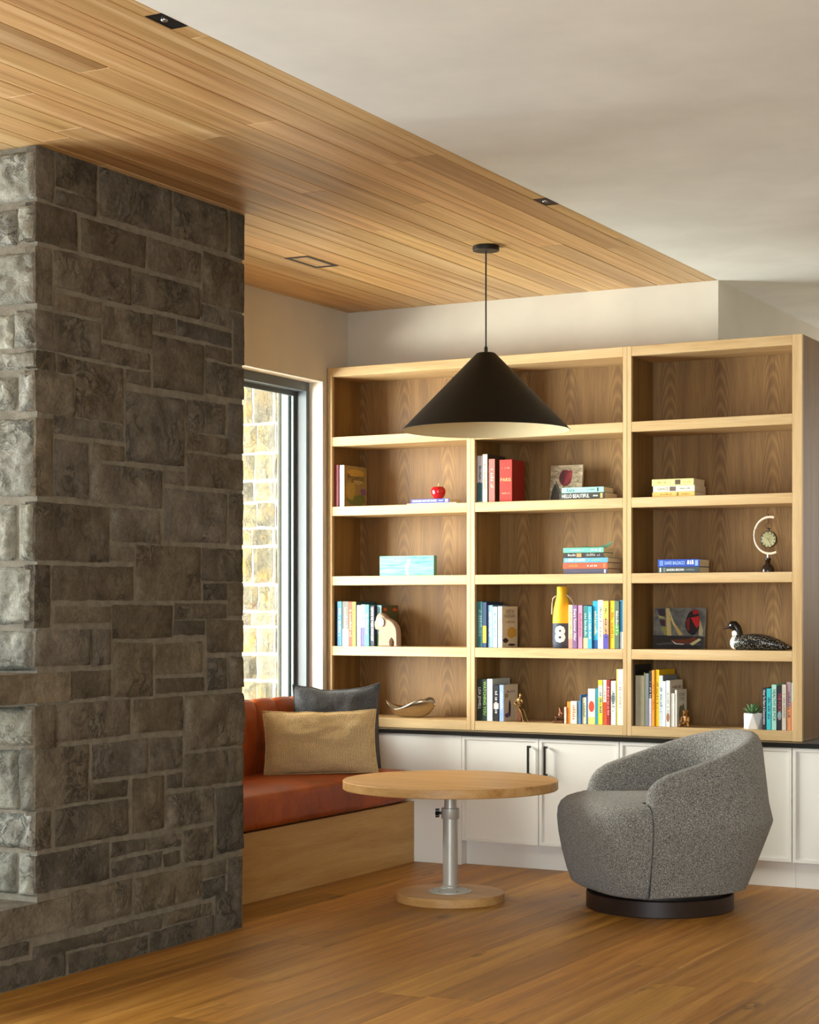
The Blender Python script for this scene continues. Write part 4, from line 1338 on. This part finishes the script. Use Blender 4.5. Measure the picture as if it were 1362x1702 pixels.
canvas('canvas_painting', 'canvas of racing sailboats with a red spinnaker leaning in the right bay', -3.300, -3.032, Z[4] + .0004, 1.308, 8.65, .012, .03,
       brush('sail_ground', [(.3, '3c4048'), (.5, '6c6c66'), (.7, '8a877c')], (14, 14, 14)), [
    ('2c2624', [(.0, .0), (1, .0), (1, .30), (.0, .33)]), ('4c4640', [(.05, .12), (.5, .18), (.95, .12), (.9, .09), (.5, .12), (.1, .08)]), ('3a2c34', [(.05, .97), (.2, .99), (.22, .78), (.1, .80)]), ('a89c5c', [(.07, .82), (.2, .78), (.2, .74), (.09, .76)]),
    ('40262c', [(.1, .72), (.22, .70), (.23, .55), (.14, .56)]), ('8e8a48', [(.14, .52), (.24, .54), (.32, .32), (.22, .34)]), ('c0aa6c', [(.22, .99), (.29, .99), (.36, .32), (.27, .32)]), ('b89a58', [(.28, .8), (.33, .76), (.58, .34), (.5, .33)]), ('d0c08a', [(.28, .95), (.31, .9), (.42, .55), (.39, .56)]),
    ('1c1416', ell(.76, .64, .14, .30, 20, 0, .04, 5)), ('a01418', [(.74, .94), (.84, .96), (.88, .86), (.76, .84)]), ('b81a1c', [(.72, .76), (.88, .80), (.90, .60), (.84, .50), (.76, .66)]), ('7a1216', [(.63, .70), (.70, .78), (.70, .42), (.66, .46)]),
    ('b0a078', [(.9, .72), (.97, .44), (.95, .32), (.88, .34)]), ('6a3018', [(.34, .22), (.7, .24), (.8, .30), (.86, .24), (.78, .14), (.5, .12)]), ('c0ba8a', [(.72, .12), (.9, .26), (.94, .22), (.78, .08)]), ('d8d4c8', [(.36, .21), (.46, .13), (.62, .12), (.6, .10), (.44, .11)])], ink('8a8478'))

# hanging watch on a bone arc
ck = thing('desk_clock', 'round pocket-watch clock hanging in a pale arc on a dark turned base', 'clock', (-2.677, 8.55, Z[3]))
cx, cy = -2.677, 8.55
bm = bmesh.new(); lathe(bm, [(.031, 0), (.0315, .004), (.030, .018), (.024, .030), (.014, .040), (.012, .046), (.0145, .050), (.011, .054), (.0145, .059), (.0145, .067), (.008, .070)], (cx, cy, Z[3] + .0003), 32); obj('turned_base', bm, M['darkwood'], ck, 50)
bm = bmesh.new(); lathe(bm, [(.0045, .068), (.0045, .090)], (cx, cy, Z[3]), 14); obj('post', bm, M['steel'], ck, 50)
bm = bmesh.new()
cr = .0875
ac = (cx + .012, Z[3] + .178)
pts = [(ac[0] + .080 * math.cos(a), cy, ac[1] + cr * math.sin(a)) for a in (R(76 + (292 - 76) * i / 40) for i in range(41))]
tube(bm, pts, [.0032 + .0032 * abs(math.cos(math.pi * i / 40)) ** .8 for i in range(41)], 10)
obj('arc', bm, M['bone'], ck, 60)
wx, wz, wr = cx + .004, Z[3] + .158, .0405
bm = bmesh.new(); tube(bm, [(cx + .002, cy, Z[3] + .272), (cx + .002, cy, Z[3] + .236)], .0012, 6); lathe(bm, [(.004, .268), (.002, .276), (.0005, .282)], (cx + .002, cy, Z[3]), 10); obj('hook', bm, M['darkwood'], ck)
bm = bmesh.new(); tube(bm, [(wx + .0155 * math.cos(6.283 * i / 24), cy, wz + .064 + .0155 * math.sin(6.283 * i / 24)) for i in range(24)], .0016, 6, True); obj('bow_ring', bm, M['bronze'], ck, 60)
bm = bmesh.new(); lathe(bm, [(.004, wr - .002), (.0045, wr + .012), (.003, wr + .015)], (wx, cy, wz), 10); obj('crown', bm, M['darkwood'], ck, 50)
wt = None
bm = bmesh.new()
n_ = 40
fr_, bk_ = [], []
rng = [[bm.verts.new((wx + r_ * math.cos(6.283 * i / n_), cy + o_, wz + r_ * math.sin(6.283 * i / n_))) for i in range(n_)] for r_, o_ in ((wr * .93, -.012), (wr, -.010), (wr, .010), (wr * .8, .016))]
for a, b in zip(rng, rng[1:]):
    for i in range(n_):
        bm.faces.new((a[i], a[(i + 1) % n_], b[(i + 1) % n_], b[i]))
bm.faces.new(rng[-1])
case = obj('watch_case', bm, M['darkwood'], ck, 50)
bm = bmesh.new(); poly(bm, [(wx + wr * .94 * math.cos(6.283 * i / n_), cy - .0095, wz + wr * .94 * math.sin(6.283 * i / n_)) for i in range(n_)]); obj('dial', bm, brush('aged_dial', [(.3, '7a7650'), (.5, '9c9670'), (.7, 'b4ae8c')], (40, 40, 40)), case)
bm = bmesh.new()
for i in range(12):
    a = 6.283 * i / 12
    u = Vector((math.cos(a), 0, math.sin(a))); w = Vector((-math.sin(a), 0, math.cos(a)))
    c0 = Vector((wx, cy - .0098, wz))
    poly(bm, [c0 + u * wr * p + w * q for p, q in ((.70, -.0015), (.88, -.0022), (.88, .0022), (.70, .0015))])
obj('hour_marks', bm, M['darkwood'], case)
bm = bmesh.new()
for a, l_ in ((R(140), .5), (R(-60), .62)):
    u = Vector((math.cos(a), 0, math.sin(a))); w = Vector((-math.sin(a), 0, math.cos(a))); c0 = Vector((wx, cy - .0102, wz))
    poly(bm, [c0 + u * wr * p + w * q for p, q in ((-.08, -.0008), (l_, -.0003), (l_, .0003), (-.08, .0008))])
obj('hands', bm, M['darkwood'], case)

# elephant: one carved body with ear, eye
el = thing('elephant_figurine', 'pale speckled stone elephant standing in front of the left books', 'figurine', (-4.70, 8.425 + .06, Z[4]))
sil = [(865, 600), (868, 520), (880, 450), (900, 385), (925, 350), (955, 335), (1000, 345), (1050, 385), (1090, 430), (1160, 460), (1220, 505), (1265, 565), (1292, 630), (1303, 720), (1305, 840), (1304, 960), (1225, 960), (1222, 880), (1212, 830), (1195, 805), (1178, 830), (1168, 880), (1160, 960), (930, 960), (930, 800), (932, 690), (945, 655), (925, 650), (890, 645), (868, 635)]
ex0, ez0 = -4.773, Z[4] + .0004
S3 = [Vector((ex0 + (u - 865) / 440 * .138, 0, ez0 + (960 - v) / 625 * .1755)) for u, v in sil]
bm = bmesh.new()
cen = sum(S3, Vector()) / len(S3)
prev = None
loops = []
for off, ins in ((-.030, .007), (-.026, .003), (-.018, 0), (.018, 0), (.026, .003), (.030, .007)):
    loop = []
    n_ = len(S3)
    for i, p in enumerate(S3):
        t_ = (S3[(i + 1) % n_] - S3[i - 1]).normalized()
        nn_ = Vector((t_.z, 0, -t_.x))
        q = p - nn_ * (-ins)
        q.y = 8.458 + off * .85
        q.z = max(q.z, ez0)
        loop.append(bm.verts.new(q))
    loops.append(loop)
for a, b in zip(loops, loops[1:]):
    for i in range(len(a)):
        bm.faces.new((a[i], a[(i + 1) % len(a)], b[(i + 1) % len(a)], b[i]))
f0 = bm.faces.new(loops[0]); f1 = bm.faces.new(loops[-1][::-1])
bmesh.ops.triangulate(bm, faces=[f0, f1])
obj('body', bm, M['elephant'], el, 40)
def ep(u, v, y):
    return Vector((ex0 + (u - 865) / 440 * .138, y, ez0 + (960 - v) / 625 * .1755))
bm = bmesh.new()
prism(bm, [ep(1000 + 62 * math.cos(6.283 * i / 16) + 8 * math.sin(6.283 * i / 16), 500 + 92 * math.sin(6.283 * i / 16), 8.4315) for i in range(16)], (0, -.006, 0))
bev(bm, .002, 2)
obj('ear', bm, ink('bfb0a0', .85), el, 40)  # ear paler than the body to paint in the light on it
bm = bmesh.new(); lathe(bm, [(.0001, 0), (.0035, .001), (.0035, .004)], (0, 0, 0), 10)
bmesh.ops.rotate(bm, verts=bm.verts, cent=(0, 0, 0), matrix=Matrix.Rotation(R(-90), 3, 'X'))
bmesh.ops.translate(bm, verts=bm.verts, vec=ep(968, 418, 8.4302)); obj('eye', bm, ink('3a3430'), el)
bm = bmesh.new(); tube(bm, [ep(905, 420, 8.446), ep(884, 500, 8.442), ep(884, 570, 8.441), ep(900, 630, 8.444)], [.008, .0085, .008, .006], 10); obj('trunk', bm, M['elephant'], el, 60)

# lobster buoy
bX, bY = -3.737, 8.525
bu = thing('painted_buoy', 'wooden buoy with yellow top and navy foot bearing a white number eight', 'buoy', (bX, bY, Z[4]))
z0 = Z[4] + .0004
bm = bmesh.new(); lathe(bm, [(.043, 0), (.0465, .003), (.0485, .03), (.0482, .125)], (bX, bY, z0), 44); obj('navy_foot', bm, M['navy'], bu, 50)
bm = bmesh.new(); lathe(bm, [(.0482, .1251), (.0465, .16), (.042, .20), (.034, .235), (.0285, .258), (.0268, .27), (.0262, .306), (.0245, .309)], (bX, bY, z0), 44); yb = obj('yellow_body', bm, M['yellow'], bu, 50)
bm = bmesh.new()
tx = letters('numeral', '8', M['whitepaint'], None, (0, 0, 0), (1, 0, 0), (0, 0, 1), .078, .07, .045)
me = tx.data
b8 = bmesh.new(); b8.from_mesh(me)
bmesh.ops.subdivide_edges(b8, edges=list(b8.edges), cuts=4, use_grid_fill=True)
bmesh.ops.triangulate(b8, faces=list(b8.faces))
b8.to_mesh(me); b8.free()
for v in me.vertices:
    a = v.co.x / .0488 - math.pi / 2 + R(10)
    v.co = Vector((bX + .0491 * math.cos(a), bY + .0491 * math.sin(a), z0 + .066 + v.co.z)) - Vector((bX, bY, Z[4]))
tx.parent = bu
bm = bmesh.new()
tube(bm, [(bX - .030, bY - .012, z0 + .262), (bX - .043, bY - .018, z0 + .250), (bX - .046, bY - .02, z0 + .225), (bX - .047, bY - .02, z0 + .20), (bX - .050, bY - .016, z0 + .17)], .0032, 6)
tube(bm, [(bX + .024, bY - .01, z0 + .270), (bX + .040, bY - .004, z0 + .258), (bX + .050, bY + .006, z0 + .240), (bX + .056, bY + .014, z0 + .222), (bX + .054, bY + .022, z0 + .16)], .0038, 6)
obj('rope', bm, M['rope'], bu, 60)

# loon decoy
ln = thing('loon_decoy', 'black and white spotted loon carving resting on the shelf of the right bay', 'figurine', (-2.72, 8.54, Z[4]))
ly, lz = 8.54, Z[4] + .0006
t_ = NT('loon_spotted_back', .3, .5)
vo_ = t_.n('ShaderNodeTexVoronoi'); t_.l(t_.co((1, 1, 1), False), vo_.inputs['Vector']); vo_.inputs['Scale'].default_value = 150; vo_.inputs['Randomness'].default_value = .55
t_.base(t_.mix(t_.math('LESS_THAN', vo_.outputs['Distance'], .26), lin('0c0b0b'), lin('d8d4c8')))
M['loon'] = t_.m
def loft(bm, st, seg=24, floor=None):
    rings = []
    for x_, zc, rz_, ry_ in st:
        ring = []
        for i in range(seg):
            a = 6.283185 * i / seg
            p = Vector((x_, ly + ry_ * math.cos(a), zc + rz_ * math.sin(a)))
            if floor is not None:
                p.z = max(p.z, floor)
            ring.append(bm.verts.new(p))
        rings.append(ring)
    for a, b in zip(rings, rings[1:]):
        for i in range(seg):
            bm.faces.new((a[i], a[(i + 1) % seg], b[(i + 1) % seg], b[i]))
    bm.faces.new(rings[0]); bm.faces.new(rings[-1][::-1])
bm = bmesh.new()
loft(bm, [(-2.832, 1.140, .034, .038), (-2.81, 1.142, .0375, .047), (-2.78, 1.143, .0385, .053), (-2.74, 1.145, .040, .056), (-2.70, 1.144, .038, .055), (-2.66, 1.139, .034, .049), (-2.62, 1.131, .026, .039), (-2.59, 1.124, .0175, .028), (-2.565, 1.119, .009, .017), (-2.545, 1.1165, .003, .007)], 28, lz)
obj('spotted_back', bm, M['loon'], ln, 60)
bm = bmesh.new()
loft(bm, [(-2.8585, 1.140, .008, .008), (-2.856, 1.140, .018, .018), (-2.850, 1.140, .027, .027), (-2.840, 1.140, .0325, .035), (-2.828, 1.1405, .0350, .0395)], 28, lz)
obj('white_breast', bm, ink('e4dccc', .35), ln, 60)
gl_ = paint('loon_black_gloss', '0b0a0a', .2, .6)
bm = bmesh.new(); tube(bm, [(-2.818, ly, 1.150), (-2.819, ly, 1.172), (-2.822, ly, 1.194), (-2.829, ly, 1.212), (-2.840, ly, 1.2225), (-2.852, ly, 1.2225), (-2.862, ly, 1.2175), (-2.868, ly, 1.214)], [.027, .024, .0215, .0215, .0238, .0225, .0155, .0065], 20); obj('head_and_neck', bm, gl_, ln, 70)
bm = bmesh.new(); tube(bm, [(-2.826, ly - .001, 1.176), (-2.829, ly - .001, 1.188), (-2.834, ly - .001, 1.199)], [.0236, .0226, .0195], 20); obj('white_collar', bm, ink('e4dccc', .35), ln, 60)
bm = bmesh.new(); tube(bm, [(-2.862, ly, 1.2165), (-2.880, ly, 1.2125), (-2.905, ly, 1.206)], [.0085, .0058, .0010], 10); obj('beak', bm, paint('loon_bill', '2a1410', .3, .5), ln, 60)
bm = bmesh.new(); bmesh.ops.create_uvsphere(bm, u_segments=8, v_segments=6, radius=.0028, matrix=Matrix.Translation((-2.853, ly - .0185, 1.2265))); obj('eye', bm, ink('7a1c14', .2), ln, 60)

# leaf-shaped metal bowl
bw = thing('metal_bowl', 'polished bronze leaf-shaped bowl with upswept tips on the bottom shelf', 'bowl', (-4.62, 8.55, Z[5]))
def ip(x, tb_):
    n = len(tb_)
    for i in range(n - 1):
        (a, b), (c, d) = tb_[i], tb_[i + 1]
        if x <= c or i == n - 2:
            m0 = (d - tb_[max(0, i - 1)][1]) / (c - tb_[max(0, i - 1)][0])
            e = tb_[min(n - 1, i + 2)]
            m1 = (e[1] - b) / (e[0] - a)
            h = c - a
            q = (x - a) / h
            return (2 * q ** 3 - 3 * q * q + 1) * b + (q ** 3 - 2 * q * q + q) * h * m0 + (-2 * q ** 3 + 3 * q * q) * d + (q ** 3 - q * q) * h * m1


rim = [(0, .086), (.12, .062), (.3, .049), (.5, .064), (.68, .088), (.82, .100), (.93, .092), (1, .070)]
btm = [(0, .085), (.08, .048), (.18, .018), (.30, .003), (.5, .0), (.72, .002), (.86, .018), (.95, .045), (1, .067)]
wid_ = [(0, .001), (.12, .022), (.3, .056), (.55, .072), (.78, .060), (.92, .032), (1, .002)]
bm = bmesh.new()
NS, NV = 40, 18
g = []
for i in range(NS + 1):
    s_ = i / NS
    row = []
    for j in range(NV + 1):
        v = 2 * j / NV - 1
        zr = ip(s_, rim) - .006 * math.sin(math.pi * s_) * (-v)
        zb = min(ip(s_, btm), zr)
        row.append(bm.verts.new((-4.768 + .292 * s_, 8.55 + ip(s_, wid_) * v + .0, Z[5] + .0025 + zb + (zr - zb) * abs(v) ** 2.1)))
    g.append(row)
for i in range(NS):
    for j in range(NV):
        bm.faces.new((g[i][j], g[i + 1][j], g[i + 1][j + 1], g[i][j + 1]))
bo = obj('bowl_shell', bm, M['bowlmetal'], bw, 70)
sd_ = bo.modifiers.new('thickness', 'SOLIDIFY'); sd_.thickness = .0035; sd_.offset = 1

# white faceted pot with a succulent
px_, py_, pz_ = -2.736, 8.515, Z[5] + .0004
pt = thing('succulent_pot', 'white faceted pot with a green rosette succulent beside the right-hand books', 'plant', (px_, py_, Z[5]))
bm = bmesh.new()
lo_ = [bm.verts.new((px_ + .046 * math.cos(6.283 * i / 6 + .2), py_ + .046 * math.sin(6.283 * i / 6 + .2), pz_)) for i in range(6)]
hi_ = [bm.verts.new((px_ + .0505 * math.cos(6.283 * (i + .5) / 6 + .2), py_ + .0505 * math.sin(6.283 * (i + .5) / 6 + .2), pz_ + .074)) for i in range(6)]
for i in range(6):
    bm.faces.new((lo_[i], lo_[(i + 1) % 6], hi_[i])); bm.faces.new((hi_[i], lo_[(i + 1) % 6], hi_[(i + 1) % 6]))
bm.faces.new(lo_[::-1])
inn_ = [bm.verts.new((px_ + .043 * math.cos(6.283 * (i + .5) / 6 + .2), py_ + .043 * math.sin(6.283 * (i + .5) / 6 + .2), pz_ + .074)) for i in range(6)]
inb_ = [bm.verts.new((v.co.x, v.co.y, pz_ + .06)) for v in inn_]
for i in range(6):
    j = (i + 1) % 6
    bm.faces.new((hi_[i], hi_[j], inn_[j], inn_[i])); bm.faces.new((inn_[i], inn_[j], inb_[j], inb_[i]))
obj('pot', bm, M['ceramic'], pt)
bm = bmesh.new(); lathe(bm, [(.041, .061), (.035, .068), (.001, .070)], (px_, py_, pz_), 12); obj('soil', bm, M['soil'], pt)
lm = bmesh.new()
prof_ = [(0, .003, .002), (.25, .0085, .0035), (.55, .0095, .004), (.8, .006, .003), (1, .0003, .0003)]
rr_ = []
for t_, w_, d_ in prof_:
    zc = .35 * t_ * t_
    rr_.append([lm.verts.new((t_, w_ / .05 * math.cos(6.283 * i / 6), zc + d_ / .05 * math.sin(6.283 * i / 6))) for i in range(6)])
for a, b in zip(rr_, rr_[1:]):
    for i in range(6):
        lm.faces.new((a[i], a[(i + 1) % 6], b[(i + 1) % 6], b[i]))
lm.faces.new(rr_[0]); lm.faces.new(rr_[-1])
bmesh.ops.recalc_face_normals(lm, faces=lm.faces)
lme = bpy.data.meshes.new('leaf'); lm.to_mesh(lme); lm.free(); lme.materials.append(M['leaf'])
lme.polygons.foreach_set('use_smooth', [True] * len(lme.polygons))
for cnt, ln_, el_, zz in ((10, .054, 10, .074), (9, .050, 30, .077), (7, .042, 50, .079), (5, .030, 70, .081)):
    for i in range(cnt):
        o = bpy.data.objects.new('leaf', lme)
        COL.objects.link(o)
        o.parent = pt
        o.location = (0, 0, zz)
        o.rotation_euler = (0, -R(el_ + rb.uniform(-6, 6)), 6.283 * i / cnt + el_ * .3)
        o.scale = (ln_, ln_, ln_)


def blobs(name, caps, m, parent, vox):
    """one continuous figure grown from tapered limbs and fused"""
    bm = bmesh.new()
    for p0, p1, r0, r1 in caps:
        p0, p1 = Vector(p0), Vector(p1)
        d = p1 - p0
        N = max(2, int(d.length / (min(r0, r1) * .6)) + 1)
        for i in range(N):
            q = i / (N - 1)
            bmesh.ops.create_icosphere(bm, subdivisions=1, radius=r0 + (r1 - r0) * q, matrix=Matrix.Translation(p0 + d * q))
    o = obj(name, bm, m, parent, 0)
    rm = o.modifiers.new('fuse', 'REMESH'); rm.mode = 'VOXEL'; rm.voxel_size = vox; rm.use_smooth_shade = True
    s_ = o.modifiers.new('smooth', 'SMOOTH'); s_.iterations = 3; s_.factor = .5
    return o


yg = 8.478
gf = thing('reading_figurine', 'brass figurine of a reader leaning on the short row of books', 'figurine', (-3.94, yg, Z[5]))
zz = Z[5]
blobs('figure', [((-3.944, yg, zz + .131), (-3.944, yg, zz + .137), .0115, .0105), ((-3.946, yg, zz + .118), (-3.945, yg, zz + .125), .006, .006), ((-3.950, yg, zz + .110), (-3.953, yg, zz + .078), .0165, .0135),
      ((-3.953, yg - .006, zz + .074), (-3.937, yg - .012, zz + .052), .0095, .0075), ((-3.937, yg - .012, zz + .052), (-3.926, yg - .014, zz + .008), .007, .0045), ((-3.926, yg - .014, zz + .0055), (-3.918, yg - .018, zz + .0045), .0048, .0035),
      ((-3.950, yg + .006, zz + .074), (-3.930, yg + .006, zz + .056), .0095, .0075), ((-3.930, yg + .006, zz + .056), (-3.908, yg + .004, zz + .008), .007, .0045), ((-3.908, yg + .004, zz + .0055), (-3.900, yg + .0, zz + .0045), .0048, .0035),
      ((-3.962, yg - .004, zz + .112), (-3.974, yg - .014, zz + .093), .0065, .0055), ((-3.974, yg - .014, zz + .093), (-3.958, yg - .026, zz + .088), .005, .0042), ((-3.936, yg - .004, zz + .112), (-3.926, yg - .014, zz + .097), .0065, .0055), ((-3.926, yg - .014, zz + .097), (-3.938, yg - .026, zz + .092), .005, .0042)], M['brass'], gf, .0028)
bm = bmesh.new(); box(bm, -3.982, -3.930, yg - .036, yg - .010, zz + .078, zz + .083); bev(bm, .001); obj('open_book', bm, M['brass'], gf)
# pedestal block keeps the seated hips up
bm = bmesh.new(); box(bm, -3.972, -3.942, yg - .004, yg + .022, zz + .0004, zz + .066); bev(bm, .004, 2); obj('seat_block', bm, M['bronze'], gf)
bf = thing('crouching_figurine', 'dark brown crouching figurine pushing the low end of the stepped row', 'figurine', (-3.73, yg, Z[5]))
blobs('figure', [((-3.727, yg, zz + .070), (-3.728, yg, zz + .073), .0098, .0092), ((-3.722, yg, zz + .060), (-3.728, yg, zz + .030), .0125, .0135), ((-3.728, yg - .006, zz + .026), (-3.746, yg - .012, zz + .032), .009, .0075), ((-3.746, yg - .012, zz + .032), (-3.742, yg - .014, zz + .016), .007, .005),
      ((-3.728, yg + .006, zz + .026), (-3.748, yg + .010, zz + .026), .009, .0075), ((-3.748, yg + .010, zz + .026), (-3.752, yg + .010, zz + .015), .007, .005), ((-3.720, yg - .010, zz + .058), (-3.709, yg - .016, zz + .044), .006, .005), ((-3.709, yg - .016, zz + .044), (-3.7045, yg - .014, zz + .054), .005, .004), ((-3.720, yg + .010, zz + .058), (-3.706, yg + .012, zz + .05), .006, .005)], M['bronze'], bf, .0028)
bm = bmesh.new(); box(bm, -3.760, -3.7035, yg - .022, yg + .022, zz + .0004, zz + .013); bev(bm, .003, 2); obj('rock_base', bm, M['bronze'], bf)
be = thing('bear_figurine', 'small golden seated bear figurine in front of the grey drawn cover', 'figurine', (-3.055, yg - .005, Z[5]))
yb_ = yg - .012
blobs('figure', [((-3.056, yb_, zz + .030), (-3.057, yb_, zz + .045), .0225, .0175), ((-3.060, yb_ - .003, zz + .066), (-3.060, yb_ - .004, zz + .067), .0155, .015), ((-3.062, yb_ - .018, zz + .062), (-3.062, yb_ - .020, zz + .062), .0065, .006), ((-3.072, yb_, zz + .079), (-3.072, yb_, zz + .080), .005, .0048), ((-3.048, yb_, zz + .079), (-3.048, yb_, zz + .080), .005, .0048),
      ((-3.076, yb_ - .006, zz + .046), (-3.074, yb_ - .020, zz + .030), .008, .0068), ((-3.040, yb_ - .006, zz + .046), (-3.036, yb_ - .020, zz + .030), .008, .0068), ((-3.072, yb_ - .010, zz + .012), (-3.078, yb_ - .028, zz + .010), .0105, .009), ((-3.040, yb_ - .010, zz + .012), (-3.034, yb_ - .028, zz + .010), .0105, .009)], paint('golden_bear', '80541f', .45, .4, .3, .25, 60), be, .003)
